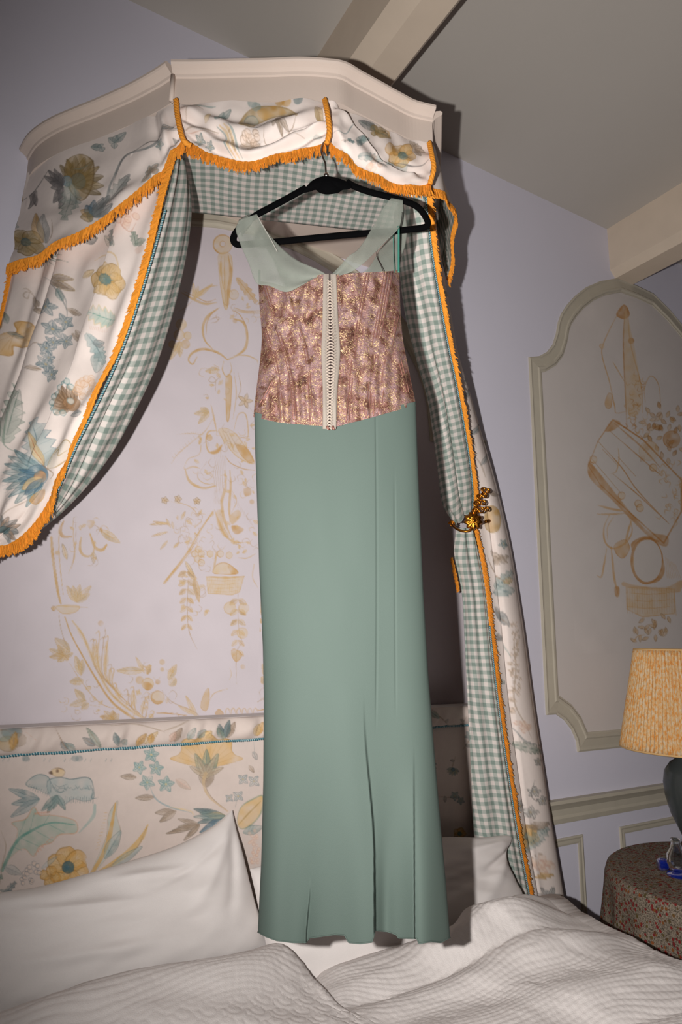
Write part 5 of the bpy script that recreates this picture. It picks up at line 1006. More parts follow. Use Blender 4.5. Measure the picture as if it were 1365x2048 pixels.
w = w+.013*np.sin((PX-514)/387*2*np.pi*2.4+.6)*ss(V, .45, 1.0)*base+.006*np.sin((PX-520)*.06+1)*ss(V, .6, 1)*base+.012*np.exp(-((PX-770)/15)**2)*ss(V, .75, 1)*-1+.004*np.sin(PX*.021+V*3)*ss(V, .1, .5)*base
w = w+.0012*smooth_noise(U.shape, (7, 6), 7)*base
skirt_o = grid_obj('skirt', dp(np.stack([PX, PY], -1), w), M['crepe'], dress, label='plain sea green crepe skirt')
wb = -(.03+.022*V)*base+.008*np.sin(PX*.07)*ss(V, .7, 1)*base
grid_obj('skirt_back', dp(np.stack([PX, PY-4*np.clip((V-.8)/.2, 0, 1)], -1)[::3, ::4], wb[::3, ::4]), M['crepe'], dress)
hm = dp(np.stack([PX[-1], PY[-1]-1.0], -1), w[-1]+.0006); tube('hem_roll', hm, .0011, M['crepe'], skirt_o, sides=6)
# sheer straps / neckline flounce
def sheer(name, outer, inner, wf, nu=70, nv=26, mat='sheer'):
    o, i_ = cr(np.array(outer, float), nu), cr(np.array(inner, float), nu); f = np.linspace(0, 1, nv)[:, None, None]; p = o[None]*(1-f)+i_[None]*f; U, V = uvgrid(nv, nu); ob = grid_obj(name, dp(p, wf(U, V)), M[mat], dress); solid(ob, .0006, 0); return ob
def wl(U, V): return .018+.034*ss(U, .15, .8)+.003*np.sin(9*U+5*V)*V+.0015*np.sin(11*V)
sheer('sheer_strap', [(478, 440), (472, 458), (476, 474), (484, 496), (498, 528), (513, 566), (540, 572), (572, 584), (602, 572), (624, 557)], [(514, 428), (520, 440), (530, 456), (545, 476), (560, 492), (580, 510), (600, 523), (620, 532), (640, 541), (655, 550)], wl)
sheer('sheer_strap', [(514, 427), (496, 430), (484, 436), (478, 440)], [(508, 440), (500, 452), (492, 462), (484, 474)], lambda U, V: .018-.022*(1-V), 24, 10)
def wr(U, V): return .016+.036*ss(U, .2, .8)+.005*np.sin(10*U+4*V)*V
sheer('sheer_strap', [(806, 400), (806, 430), (799, 455), (785, 470), (768, 486), (750, 505), (735, 520), (718, 534), (700, 545), (672, 553)], [(783, 396), (768, 414), (754, 440), (742, 460), (733, 476), (722, 492), (712, 503), (698, 512), (684, 528), (664, 549)], wr)
sheer('sheer_panel', [(806, 400), (811, 430), (814, 462), (811, 490), (803, 515), (799, 543)], [(800, 440), (790, 464), (776, 480), (760, 500), (742, 530), (726, 548)], lambda U, V: -.016+.05*ss(U, .45, .9)*V+.002*np.sin(12*U), 40, 24)
sheer('sheer_back_panel', [(515, 440), (535, 500), (570, 540), (620, 556)], [(560, 552), (580, 556), (600, 558), (640, 558)], lambda U, V: -.02+0*U, 30, 12)
def ribbon(pts, wv, mat, name, wd=.0016): tube(name, cr(dp(np.array(pts, float), np.array(wv)), 40), np.stack([np.full(40, wd), np.full(40, .0006)], -1), M[mat], dress, sides=6, up=DU)
ribbon([(515, 432), (530, 458), (544, 482), (555, 503)], [.014, .024, .034, .042], 'ecru', 'hanger_loop', .0013); ribbon([(515, 432), (522, 452), (529, 472), (533, 478)], [.006, .0, .0, .008], 'ecru', 'hanger_loop', .0011)
ribbon([(798, 452), (798, 490), (798, 545)], [.026, .02, .02], 'aqua', 'ribbon_strap', .0024); ribbon([(787, 468), (788, 500), (789, 545)], [.0, .004, .012], 'aqua', 'ribbon_strap', .0009)
ribbon([(519, 540), (519, 552), (519, 566)], [.006, .006, .006], 'aqua', 'ribbon_strap', .0026)
tube('strap_edge', cr(dp(np.array([(804, 425), (797, 456), (770, 483), (757, 497), (752, 503)], float), np.array([.03, .034, .042, .046, .047])), 40), .0012, M['sheer'], dress, sides=6)
ribbon([(756, 494), (754, 512), (762, 530), (768, 545)], [.03, .03, .028, .03], 'dark', 'gathering_thread', .0008)

# ------------------------------------------------------------------ bed
bed = thing('bed', 'double bed with a chintz upholstered headboard below the painted wall panel', 'bed', (.77, -1.05, 0))
XL, XR, HB = -.10, 1.645, -.10
A = Acc(); A.box(np.array((XL+.03, -2.05, .12)), np.array((XR-.03, -.12, .34))); A.build('bed_base', M['mattress'], bed, smooth=False)
for x in (XL+.12, XR-.12):
    for y in (-.22, -1.95):
        A = Acc(); A.add(*lathe_data([(0, 0), (.022, 0), (.03, .06), (.034, .12), (0, .12)], 16, (x, y, 0))); A.build('leg', M['wood'], bed)
def soft_box(a, b, r, n=10):
    """rounded box as a lattice of superellipsoid-like rings"""
    a, b = np.array(a), np.array(b); c, h = (a+b)/2, (b-a)/2; th = np.linspace(0, 2*np.pi, 64, endpoint=False); k = []
    for ph in np.linspace(-np.pi/2, np.pi/2, 17):
        cz, sz = math.cos(ph), math.sin(ph); e = lambda v, p=.22: np.sign(v)*np.abs(v)**p; k.append(np.stack([c[0]+h[0]*e(cz)*e(np.cos(th)), c[1]+h[1]*e(cz)*e(np.sin(th)), np.full(64, c[2]+h[2]*e(sz))], -1))
    return np.array(k)
grid_obj('mattress', soft_box((XL+.02, -2.04, .34), (XR-.015, -.115, .655), .04), M['mattress'], bed, wrap=True)
hz = onY(np.array([(0., 1460), (527, 1431)]), HB)[:, 2].mean(); hbz = onY(np.array([(0., 1513), (527, 1478), (932, 1447)]), HB)[:, 2].mean()
A = Acc(); A.box(np.array((XL-.03, HB+.012, .1)), np.array((XR+.02, -.012, hz))); hb_o = A.build('headboard', M['linen'], bed, smooth=False)
cv = Canvas(-230, 1400, 960, 1830, (208, 193, 185), 1.3, 51); Hc = cropper(0, 1440, .3956); h1 = lambda p: Hc(p)[0]
# bird
cv.fill(Hc((250, 380), (240, 310), (300, 290), (360, 300), (430, 290), (465, 310), (475, 390), (430, 410), (370, 400), (320, 430), (270, 410)), (168, 178, 176), .7, edge=GREY, ew=1.4); cv.fill(Hc((250, 375), (190, 350), (130, 325), (180, 280), (230, 280), (255, 310)), (158, 168, 166), .7, edge=DTEAL, ew=1.5)
cv.stroke(Hc((245, 380), (240, 310), (300, 290), (360, 300), (430, 290), (465, 310), (475, 390)), 2, DTEAL, .6)
for i in range(10): cv.stroke([h1((262+i*20, 330+8*(i % 3))), h1((272+i*20, 345+8*(i % 2))), h1((284+i*20, 332+6*(i % 3)))], 1.6, DTEAL, .5)
cv.stroke(Hc((255, 310), (280, 350), (310, 365), (330, 345)), 2, DTEAL, .6)
cv.fill(Hc((255, 265), (275, 245), (310, 245), (328, 262), (315, 285), (280, 285)), LOCH, .8, edge=BRN, ew=1.4); cv.fill(Hc((245, 268), (262, 258), (266, 276)), (90, 70, 60), .8); cv.fill(Hc(*circ(290, 258, 8)), (96, 72, 60), .8); cv.stroke(Hc((270, 250), (300, 246), (325, 254)), 1.6, BRN)
for t in ((45, 350), (60, 425), (55, 490)): leaf(cv, h1((200, 400)), h1(t), 17, (152, 164, 164), DTEAL, .7, edge=DTEAL)
for i in range(14): cv.stroke([h1((330+i*11, 385+4*(i % 3))), h1((327+i*11, 415+6*(i % 2)))], 2.2, DTEAL, .7)
for i in range(9): cv.stroke([h1((150+i*12, 325+i*5)), h1((142+i*12, 345+i*5))], 2.4, DTEAL, .7)
for t in ((330, 455), (270, 450), (240, 470), (210, 460)): leaf(cv, h1((290, 380)), h1(t), 12, TEAL, DTEAL, .7)
for y in (320, 350): cv.stroke(Hc((270, y), (300, y+18), (340, y+4)), 1.4, DTEAL, .5)
cv.stroke(Hc((455, 330), (470, 360), (465, 395), (497, 392)), 2.2, DTEAL, .7); cv.stroke(Hc((480, 430), (470, 490), (400, 570)), (5, 7, 2), (140, 170, 164), .6)
# big oak leaf
cv.fill(Hc((10, 750), (60, 650), (90, 560), (60, 520), (130, 500), (170, 440), (200, 480), (240, 480), (320, 490), (385, 515), (385, 570), (300, 580), (260, 620), (200, 640), (170, 690), (120, 650), (60, 690)), (150, 172, 156), .6, edge=(200, 150, 120), ew=2)
cv.stroke(Hc((10, 760), (80, 620), (160, 560), (260, 520), (380, 530)), (7, 6, 5, 3, 2), (88, 142, 130), .75)
for a, b in (((90, 600), (130, 500)), ((150, 560), (180, 450)), ((220, 530), (250, 480)), ((110, 600), (200, 640)), ((180, 560), (270, 610)), ((250, 530), (330, 570)), ((60, 640), (110, 660))): cv.stroke([h1(a), h1(b)], 2.6, (92, 140, 130), .6)
for i in range(16): x, y = (170+i*10, 480-i*1) if i < 8 else (255-(i-8)*12, 600+(i-8)*12); cv.stroke(Hc((x, y), (x+8, y-10), (x+14, y)), 1.4, (206, 140, 110), .7)
stem(cv, Hc((5, 560), (30, 640), (10, 740), (0, 830)), 2, TAUPE)
for t, w_ in (((590, 410), 30), ): cv.fill(Hc((460, 780), (500, 680), (540, 580), (550, 480), (595, 408), (590, 480), (610, 560), (600, 620), (540, 700)), (170, 180, 170), .55, edge=TAUPE); cv.stroke(Hc((465, 775), (520, 680), (555, 580), (585, 420)), (7, 8, 9, 3), OCH, .75)
for i in range(12): cv.stroke([h1((545-i*4, 470+i*16)), h1((528-i*4, 468+i*17))], 1.6, OCH, .6)
leaf(cv, h1((530, 700)), h1((612, 560)), 22, (158, 174, 172), DTEAL, .5); cv.stroke(Hc((500, 770), (580, 720), (660, 660), (720, 590), (748, 530)), (6, 10, 12, 9, 2), (206, 164, 92), .75); cv.stroke(Hc((500, 775), (600, 710), (690, 650), (745, 540)), 2, BRN, .7); leaf(cv, h1((560, 750)), h1((720, 640)), 16, (158, 174, 172), None, .5); cv.stroke(Hc((470, 778), (530, 775)), 3, OLIVE, .7)
poppy(cv, *h1((345, 745)), 40, 6, .35, OCH, LOCH, (70, 104, 118)); poppy(cv, *h1((255, 790)), 20, 4, .2, OCH, LOCH, None); cv.stroke(Hc((345, 790), (345, 830)), 5, OCH, .6)
grapes(cv, *h1((160, 760)), 16, 9, (112, 118, 128), 5); grapes(cv, *h1((130, 810)), 13, 7, (112, 118, 128), 6); leaf(cv, h1((20, 740)), h1((110, 780)), 18, (176, 180, 178), GREY, .5); leaf(cv, h1((210, 750)), h1((290, 690)), 8, (176, 184, 184), None, .5); fern(cv, h1((20, 880)), h1((80, 820)), 12, GREY, DTEAL, 4); leaf(cv, h1((0, 860)), h1((90, 885)), 8, DTEAL, None, .7)
for x, y, r in ((705, 240, 14), (790, 245, 15), (745, 315, 16), (840, 325, 17), (765, 175, 16)): star(cv, *h1((x, y)), r, (150, 180, 176), 5, x*.1, (88, 132, 134))
leaf(cv, h1((690, 290)), h1((610, 285)), 12, TAUPE, BRN, .6); leaf(cv, h1((890, 300)), h1((965, 350)), 15, (206, 180, 164), PINK, .5, edge=TAUPE); stem(cv, Hc((760, 340), (790, 400), (860, 440), (970, 470)), 3, (140, 160, 164)); leaf(cv, h1((780, 390)), h1((685, 395)), 12, TAUPE, BRN, .6)
leaf(cv, h1((880, 460)), h1((785, 470)), 13, TAUPE, BRN, .7); leaf(cv, h1((890, 460)), h1((808, 515)), 14, TAUPE, BRN, .7); stem(cv, Hc((860, 440), (960, 460), (980, 480)), 2.5, LOCH)
carnation(cv, *h1((1045, 240)), 66, -1.57, (206, 158, 84)); 
for t in ((960, 235), (1010, 280), (1060, 285), (1130, 240), (1000, 190), (1090, 190)): leaf(cv, h1((1040, 280)), h1(t), 12, (190, 172, 148), BRN, .7)
stem(cv, Hc((1040, 270), (1030, 320), (1060, 390), (1150, 460)), (7, 6, 4, 3), (196, 168, 130), .75); stem(cv, Hc((1046, 290), (1040, 330), (1070, 390), (1145, 455)), 1.5, BRN)
for t, c_ in (((980, 450), DTEAL), ((1010, 470), TEAL), ((1000, 520), DTEAL), ((1010, 570), BLUE), ((1040, 480), LOCH), ((980, 490), TEAL)): leaf(cv, h1((1140, 485)), h1(t), 13, c_, DTEAL, .7)
for t in ((840, 575), (900, 500), (930, 610), (870, 560), (900, 540), (950, 590)): leaf(cv, h1((1010, 530)), h1(t), 10, TAUPE, BRN, .7)
for x, y, r in ((1230, 300, 12), (1285, 310, 13), (1160, 395, 9), (1205, 385, 12)): star(cv, *h1((x, y)), r, (176, 184, 180), 4, .7, (112, 124, 130))
stem(cv, Hc((1190, 440), (1200, 400)), 2, GREY); cv.fill(Hc((1200, 510), (1220, 440), (1280, 400), (1330, 385), (1320, 470), (1270, 530), (1220, 550)), (206, 166, 100), .6, edge=(140, 150, 130), ew=3); stem(cv, Hc((1205, 530), (1260, 470), (1320, 410)), 2.5, OLIVE); leaf(cv, h1((1230, 570)), h1((1330, 540)), 18, TEAL, None, .5)
for i in range(7): grapes(cv, *h1((1285+6*(i % 2), 580+i*24)), 9, 5, PINK, i+50)
stem(cv, Hc((1285, 110), (1290, 200)), 1.5, GREY); leaf(cv, h1((1280, 160)), h1((1300, 200)), 9, GREY, GREY, .3); leaf(cv, h1((1260, 230)), h1((1285, 265)), 8, TAUPE, BRN, .6)
for i in range(24): x = 20+i*26; cv.stroke([h1((x, 195)), h1((x-8+3*(i % 4), 210))], 3, DTEAL, .5) if i % 4 < 2 else None
for x in (130, 380, 400): cv.fill(Hc(*circ(x, 195, 16, 1.2)), DTEAL, .5)
scatter(cv, (-220, 1530, -15, 1790), 16, 9, 28); scatter(cv, (560, 1470, 860, 1700), 6, 12, 26); scatter(cv, (870, 1470, 950, 1690), 7, 5, 18)
xs = np.r_[np.arange(XL-.03, .10, .006), np.arange(.10, .90, .0019), np.arange(.90, 1.42, .006), np.arange(1.42, XR+.02, .0024)]; zs = np.r_[np.arange(hbz, .80, -.0019), np.arange(.80, .60, -.006)]; X, Z = np.meshgrid(xs, zs)
Pf = np.stack([X, np.full(X.shape, HB)-.006*np.sin(np.pi*np.clip((hbz-Z)/(hbz-.6), 0, 1))**.4, Z], -1)
grid_obj('upholstered_panel', Pf, M['chintz'], hb_o, colr=cv.sample(proj(Pf)))
# gathered border above the braid
for t, c_, ww in (((60, 60), DTEAL, 40), ((40, 120), OLIVE, 40), ((90, 100), TAUPE, 34), ((20, 80), TEAL, 30)): cv.fill(Hc(*circ(*t, ww, 1.3)), c_, .55, edge=BRN)
leaf(cv, h1((60, 150)), h1((80, 60)), 16, OCH, BRN)
for b_, t_, c_ in (((510, 140), (440, 40), GRN), ((480, 130), (420, 90), GREY), ((600, 130), (580, 65), DTEAL), ((620, 125), (640, 100), TEAL), ((340, 150), (310, 110), GREY), ((380, 150), (330, 120), TEAL), ((690, 130), (740, 70), OCH), ((730, 120), (800, 60), LOCH), ((760, 120), (770, 70), OCH), ((1120, 90), (1110, 20), DTEAL), ((1150, 90), (1190, 10), BRN), ((1140, 90), (1160, 0), DTEAL), ((1130, 100), (1100, 40), GRN), ((950, 100), (990, 40), TEAL), ((1000, 90), (1040, 50), TEAL), ((1040, 90), (1070, 55), LOCH), ((880, 110), (920, 40), BRN), ((860, 110), (890, 60), PINK), ((1300, 80), (1330, 10), OCH), ((1290, 80), (1310, 20), LOCH)): leaf(cv, h1(b_), h1(t_), 13, c_, BRN if c_ != DTEAL else DK, .65)
stem(cv, Hc((280, 40), (320, 120), (340, 150)), 2, BRN); stem(cv, Hc((560, 30), (680, 20), (800, 50), (830, 60)), 2.2, TAUPE); stem(cv, Hc((830, 55), (900, 30), (960, 0)), 2.5, TAUPE); stem(cv, Hc((130, 60), (180, 100)), 1.5, PINK)
scatter(cv, (540, 1425, 930, 1465), 9, 12, 14)
zs = np.linspace(hz, hbz, 34); X, Z = np.meshgrid(np.arange(XL-.03, XR+.02, .0029), zs); f = (hz-Z)/(hz-hbz)
gat = 1.7*.0025*np.sin(X*95+2*np.sin(X*31)+3*f)+.0025*np.sin(X*52+1.5*np.sin(X*17)); Pf = np.stack([X, HB-.004-.016*np.sin(np.pi*np.clip(f, 0, 1))**.6-gat*np.sin(np.pi*f)**.5*.8, Z], -1)
Pf = np.concatenate([np.stack([X[:1], np.full(X[:1].shape, -.015), Z[:1]-.002], -1), Pf]); grid_obj('gathered_border', Pf, M['chintz'], hb_o, colr=cv.sample(proj(Pf)))
braid_trim(hb_o, np.array([(x, HB-.006, hbz+.0012*math.sin(x*40)) for x in np.linspace(XL-.03, XR+.02, 300)]), .0040)

# pillows
def pillow(name, label, outline_top, outline_right, outline_bottom, outline_left, bulge, seed, thick=.05, wr=(), push=0.0):
    nu, nv = 150, 110; t, r_, b, l = (cr(np.array(a, float), n) for a, n in ((outline_top, nu), (outline_right, nv), (outline_bottom, nu), (outline_left, nv)))
    for q_ in (t, r_, b, l): q_[:, 2] -= push
    U, V = uvgrid(nv, nu); u, v = U[..., None], V[..., None]
    C = (1-v)*t[None]+v*b[None]+(1-u)*l[:, None]+u*r_[:, None]-((1-u)*(1-v)*t[0]+u*(1-v)*t[-1]+(1-u)*v*b[0]+u*v*b[-1])
    P = onY(C[..., :2], C[..., 2]); N = normals(P); e = (np.clip(4*U*(1-U), 0, 1)*np.clip(4*V*(1-V), 0, 1))**.42
    D = bulge*e+.0035*smooth_noise(U.shape, (8, 8), seed)*e**.5+.0008*smooth_noise(U.shape, (18, 16), seed+1)*e**.5
    for (ua, va, ub, vb, a, wd) in wr:
        d = np.array([ub-ua, vb-va]); tt = np.clip(((U-ua)*d[0]+(V-va)*d[1])/(d@d), 0, 1); dist = np.hypot(U-ua-tt*d[0], V-va-tt*d[1]); D = D+a*np.exp(-(dist/wd)**2)*np.sin(np.pi*np.clip(tt*.9+.05, 0, 1))
    F = P+N*D[..., None]; Bk = P-N*(thick*e)[..., None]; Bk[..., 1] = np.minimum(Bk[..., 1], HB-.022)
    F[..., 1] = np.minimum(F[..., 1], HB-.024)
    base = P.reshape(-1, 3).mean(0); base[2] = P[..., 2].min(); n = nu*nv
    o = mesh_np(name, np.r_[F.reshape(-1, 3), Bk.reshape(-1, 3)], [np.r_[grid_faces(nv, nu), grid_faces(nv, nu, off=n)[:, ::-1]]], M['linen'], None, base=base); o['label'] = label; o['category'] = 'pillow'; o['group'] = 'white pillows against the headboard'; return o
pillow('pillow', 'white pillow at the left, its pointed corner standing up against the headboard',
    [(-190, 1835, -.17), (-80, 1800, -.18), (0, 1786, -.18), (80, 1773, -.18), (180, 1746, -.18), (260, 1722, -.175), (350, 1692, -.165), (420, 1656, -.15), (465, 1620, -.135)],
    [(465, 1620, -.135), (476, 1675, -.16), (488, 1730, -.18), (502, 1785, -.20), (520, 1840, -.225), (543, 1896, -.25)],
    [(-190, 2130, -.31), (-60, 2090, -.31), (100, 2040, -.30), (260, 1990, -.29), (400, 1945, -.275), (480, 1918, -.265), (543, 1896, -.25)],
    [(-190, 1835, -.17), (-195, 1900, -.20), (-200, 1980, -.24), (-195, 2060, -.28), (-190, 2130, -.31)], .075, 61,
    wr=((.95, .05, .70, .55, .010, .035), (.97, .1, .82, .7, -.008, .03), (.55, .12, .75, .22, .008, .03), (.3, .2, .6, .35, .006, .03), (.93, .12, .62, .30, -.007, .025), (.2, .55, .7, .75, .006, .05)))
pillow('pillow', 'white pillow at the right, half hidden behind the hem of the green dress',
    [(500, 1738, -.15), (560, 1722, -.15), (650, 1705, -.15), (760, 1690, -.15), (880, 1677, -.15), (960, 1676, -.15), (1010, 1671, -.145), (1024, 1674, -.14)],
    [(1024, 1674, -.14), (1008, 1705, -.165), (1012, 1730, -.18), (1030, 1765, -.20), (1048, 1800, -.225), (1056, 1840, -.24)],
    [(560, 1985, -.36), (650, 1965, -.36), (760, 1935, -.35), (880, 1900, -.32), (970, 1870, -.29), (1056, 1840, -.24)],
    [(500, 1738, -.15), (512, 1790, -.19), (524, 1850, -.23), (540, 1920, -.30), (560, 1985, -.36)], .06, 71, thick=.025, push=.035,
    wr=((.97, .12, .75, .5, -.010, .035), (.93, .10, .6, .2, .006, .04), (.9, .35, .7, .9, .006, .04)))
# sheet and coverlet
xs = np.linspace(XL+.0, XR-.012, 160); ysh = np.linspace(-.13, -1.9, 150); X, Y = np.meshgrid(xs, ysh)
Z = .664+.0022*smooth_noise(X.shape, (26, 26), 81)+.010*np.exp(-((Y+.40+.12*(X-.9))/.02)**2)*np.exp(-((X-.95)/.2)**2)
sh = grid_obj('bed_sheet', np.stack([X, Y, Z], -1), M['linen'], None, base=(.77, -1.0, .66)); sh['label'] = 'flat white sheet showing below the hem between pillows and quilted coverlet'; sh['category'] = 'sheet'
solid(sh, .003)
top = np.array([(-190, 2135, .76), (-60, 2075, .765), (0, 2040, .775), (100, 2004, .79), (200, 1970, .792), (300, 1947, .79), (420, 1930, .78), (500, 1913, .765), (546, 1899, .750), (580, 1910, .735), (602, 1938, .715), (612, 1976, .694), (645, 1951, .690), (700, 1932, .692), (780, 1907, .70), (860, 1882, .72), (905, 1862, .735), (930, 1830, .755), (970, 1816, .765), (1015, 1810, .755), (1060, 1806, .70)], float)
t3 = np.stack([onZ(p[:2], p[2]) for p in top]); t3 = cr(t3, 560); nu = 560
sx = np.linspace(XL-.02, XR+.0, nu); t3[:, 0] = np.maximum.accumulate(t3[:, 0]); f_ = np.linspace(0, 1, nu)
bx_ = np.interp(f_, [0, 1], [XL-.02, XR]); s = np.r_[np.linspace(0, .35, 150)[:-1], np.linspace(.35, 1, 150)]; nv = len(s)
t3[-1, 0] = XR; E = ss(s, 0, .28)[:, None]
X = t3[None, :, 0]*(1-E)+bx_[None]*E; Yf = np.full(nu, -1.95); Y = t3[None, :, 1]*(1-s[:, None])+Yf[None]*s[:, None]
Z = t3[None, :, 2]*(1-E)+(.685)*E
bulk = .020*np.exp(-((s[:, None]-.03)/.035)**2)*ss(np.abs(f_-.52), .03, .12)[None]; Z = Z+bulk
Z[:3] += np.array([-.012, -.004, 0])[:, None]
def ridge(x0, y0, x1, y1, h, wd):
    d = np.array([x1-x0, y1-y0]); L = np.hypot(*d); a = ((X-x0)*d[0]+(Y-y0)*d[1])/L; o = ((X-x0)*-d[1]+(Y-y0)*d[0])/L; return h*np.exp(-(o/wd)**2)*ss(a, -.05, .1)*(1-ss(a, L-.15, L+.1))
Z = Z+ridge(.78, -.50, 1.66, -.48, .012, .03)+ridge(.80, -.60, 1.66, -.62, .012, .035)-ridge(.8, -.55, 1.6, -.56, .008, .015)+ridge(.75, -.70, 1.66, -.80, .016, .05)-ridge(.9, -.80, 1.66, -.93, .008, .02)+ridge(.3, -.52, .8, -.66, .012, .05)+ridge(1.2, -.38, 1.66, -.42, .010, .03)
# quilting: channel ripples on the right, clamshells on the left
warp = Y+.18*(X-1.2)*ss(X, .7, 1.6)+.02*np.sin(X*7)+.03*smooth_noise(X.shape, (7, 7), 83); chan = np.abs(np.sin(warp*math.pi/.0135))**.7; stitch = np.sin(X*2*math.pi/.017+4*np.sin(warp*30))*.5+.5
cl = np.zeros_like(X)
for row in range(-40, 1):
    yc = row*.031
    if yc < -1.2: continue
    for xc in np.arange(XL+(row % 2)*.025, .95, .05):
        d = np.hypot(X-xc, Y-yc)/.033; m = (d < 1) & (Y <= yc+.02); cl = np.where(m, (np.abs(np.sin(d*math.pi*2.0))**.6)*(1-.1*d)+.3*(1-d), cl)
mx = ss(X+.25*(Y+.5), .70, .95); edgeband = ss(s[:, None]*2.2, .0, .05)
Q = (.0026*chan*(.75+.25*stitch))*np.clip(mx+1-ss(s[:, None], .06, .10), 0, 1)+.0026*cl*(1-mx)*ss(s[:, None], .06, .10)
Z = Z+Q*edgeband*.9+.003*smooth_noise(X.shape, (14, 18), 82)*ss(s, 0, .1)[:, None]+.0005*smooth_noise(X.shape, (60, 70), 85)
G = np.stack([X, Y, Z], -1)
drop = []
for k, (dx, dz) in enumerate(((.012, -.006), (.024, -.022), (.030, -.05), (.033, -.09), (.034, -.14), (.036, -.20), (.036, -.26), (.036, -.32))):
    c_ = G[:, -1].copy(); c_[:, 0] = XR+dx+.004*np.sin(c_[:, 1]*30+k*.2); c_[:, 2] = np.minimum(c_[:, 2], .70)+dz; drop.append(c_)
G = np.concatenate([G, np.stack(drop, 1)], 1)
qo = grid_obj('coverlet', G, M['quilt'], None, base=(.77, -1.1, .67)); qo['label'] = 'white quilted coverlet turned back across the foreground of the bed'; qo['category'] = 'coverlet'
solid(qo, .004, -1)

# ------------------------------------------------------------------ bedside table, cloth, lamp, glass
TC = np.array([2.30, -.545]); TR = .40; TZ = .72
tab = thing('bedside_table', 'round bedside table hidden under a red sprigged cloth, right of the bed', 'table', (TC[0], TC[1], 0))
A = Acc(); A.add(*lathe_data([(0, TZ-.03), (TR-.012, TZ-.03), (TR-.008, TZ-.02), (TR-.008, TZ-.008), (TR-.012, TZ-.004), (0, TZ-.004)], 64, (TC[0], TC[1], 0))); A.build('table_top', M['wood'], tab)
A = Acc(); A.add(*lathe_data([(0, 0), (.20, 0), (.20, .03), (.05, .06), (.035, .12), (.045, .35), (.035, .60), (.06, TZ-.03), (0, TZ-.03)], 32, (TC[0], TC[1], 0))); A.build('pedestal', M['wood'], tab)
nt_, a = 360, np.linspace(0, 2*np.pi, 360, endpoint=False)
prof = [(.001, TZ+.0)]+[(TR*f, TZ) for f in np.linspace(.08, .96, 16)]+[(TR*.99, TZ-.002), (TR*.99, TZ-.002), (TR+.004, TZ-.008), (TR+.008, TZ-.02)]+[(TR+.012, TZ-.02-d) for d in np.linspace(.02, TZ-.035, 34)]
R, Hh = np.array(prof).T; dep_ = np.clip((TZ-.015-Hh)/.3, 0, 1)
pl_ = (.5+.5*np.cos(a*21+.8*np.sin(a*3)))[None]**1.5*.030*dep_[:, None]+(.012*np.sin(a*9+1))[None]*dep_[:, None]+.03*dep_[:, None]*np.clip((TZ-Hh)/TZ, 0, 1)[:, None]
RR = R[:, None]+pl_; V_ = np.stack([TC[0]+RR*np.cos(a), TC[1]+RR*np.sin(a), np.repeat(Hh[:, None]+.003, nt_, 1)], -1)
Lr = np.r_[0, np.cumsum(np.hypot(np.diff(R), np.diff(Hh)))]; top_ = (np.arange(len(R)) < 18)[:, None]
uvv = np.where(top_[..., None], V_[..., :2]-TC, np.stack([np.repeat((a*TR*1.15)[None], len(R), 0)+7, np.repeat(Lr[:, None], nt_, 1)], -1))
cl_ = grid_obj('tablecloth', V_[:, ::-1], M['calico'], None, uv=uvv[:, ::-1], wrap=True, base=(TC[0], TC[1], TZ)); cl_['label'] = 'red sprigged cloth falling in pleats over the round bedside table'; cl_['category'] = 'tablecloth'
LC = np.array([2.365, -.35, TZ+.0035])
lamp = thing('table_lamp', 'table lamp with pleated orange ikat shade and blue grey ceramic base on the round table', 'lamp', LC)
A = Acc(); A.add(*lathe_data([(0, 0), (.058, 0), (.060, .008), (.046, .018), (.034, .035), (.030, .055), (.044, .09), (.066, .14), (.080, .20), (.083, .245), (.076, .285), (.055, .315), (.034, .33), (.030, .345), (.034, .352), (0, .352)], 56, LC)); A.build('base', M['vase'], lamp)
A = Acc(); A.add(*lathe_data([(0, .352), (.012, .352), (.012, .40), (.018, .402), (.018, .47), (0, .47)], 20, LC)); A.build('lamp_holder', M['gilt'], lamp)
SB, ST = 1.088, 1.440; na = 720; a = np.linspace(0, 2*np.pi, na, endpoint=False); fz = np.linspace(0, 1, 16); rb, rt = .218, .146
rr = rb+(rt-rb)*fz; pk = .0028*np.cos(a*90)[None]*(1-.15*fz[:, None]); RR = rr[:, None]+pk; Zs = SB+(ST-SB)*fz
V_ = np.stack([LC[0]+RR*np.cos(a), LC[1]+RR*np.sin(a), np.repeat(Zs[:, None], na, 1)], -1)
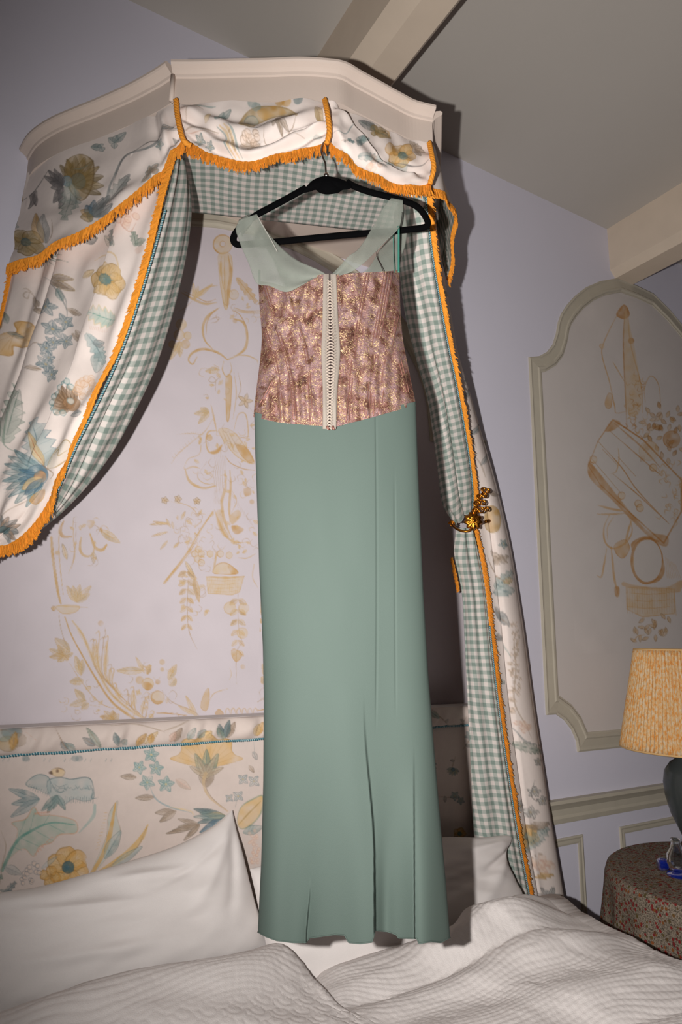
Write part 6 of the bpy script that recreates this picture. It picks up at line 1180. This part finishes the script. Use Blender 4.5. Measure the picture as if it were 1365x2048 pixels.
so = grid_obj('shade', V_[:, ::-1], M['ikat'], lamp, uv=np.stack([np.repeat((a/6.283*1.2)[None], 16, 0), np.repeat(fz[:, None], na, 1)], -1)[:, ::-1], wrap=True); solid(so, .002, -1)
for z, r in ((SB, rb), (ST, rt)): t = np.linspace(0, 6.2832, 91)[:-1]; tube('shade_binding', np.stack([LC[0]+(r+.001)*np.cos(t), LC[1]+(r+.001)*np.sin(t), np.full(90, z)], -1), .004, M['ikat'], lamp, sides=6, closed=True)
A = Acc()
for g in (0, 2.09, 4.19): A.add(*tube_data(np.array([LC+(0, 0, .66), LC+(rt*math.cos(g), rt*math.sin(g), ST-LC[2]-.004)]), .0015, 5))
A.add(*tube_data(np.array([LC+(0, 0, .47), LC+(0, 0, .66)]), .0015, 5)); A.build('shade_carrier', M['steel'], lamp)
gz = TZ+.0035
gp = onZ(np.array([1358., 1752.]), gz); gl_ = thing('water_carafe', 'clear glass carafe with a cobalt blue foot at the right edge of the bedside table', 'carafe', gp)
A = Acc(); A.add(*lathe_data([(0, 0), (.034, 0), (.036, .004), (.030, .010), (.014, .014), (0, .015)], 40, gp)); A.build('foot', M['blueglass'], gl_, label='cobalt blue foot')
A = Acc(); A.add(*lathe_data([(0, .0155), (.014, .016), (.028, .024), (.033, .04), (.030, .065), (.018, .085), (.014, .10), (.016, .112), (.0145, .112), (.0125, .10), (.0165, .085), (.0285, .065), (.0315, .04), (.0265, .026), (.012, .019), (0, .018)], 40, gp)); A.build('body', M['glass'], gl_)
sp = onZ(np.array([1333., 1741.]), gz); st_ = thing('glass_stopper', 'small cobalt blue glass stopper lying on the sprigged cloth beside the carafe', 'stopper', sp)
Rm = np.array([_r, np.cross([0, 0, 1], _r), [0, 0, 1.]]); V_, F_s = lathe_data([(0, -.024), (.016, -.024), (.019, -.018), (.019, .0), (.016, .007), (.010, .012), (.011, .026), (0, .028)], 24, (0, 0, 0)); V_ = np.stack([V_[:, 2], V_[:, 0], V_[:, 1]], -1)@Rm+sp+(0, 0, .019); A = Acc(); A.add(V_, F_s); A.build('knob', M['blueglass'], st_)
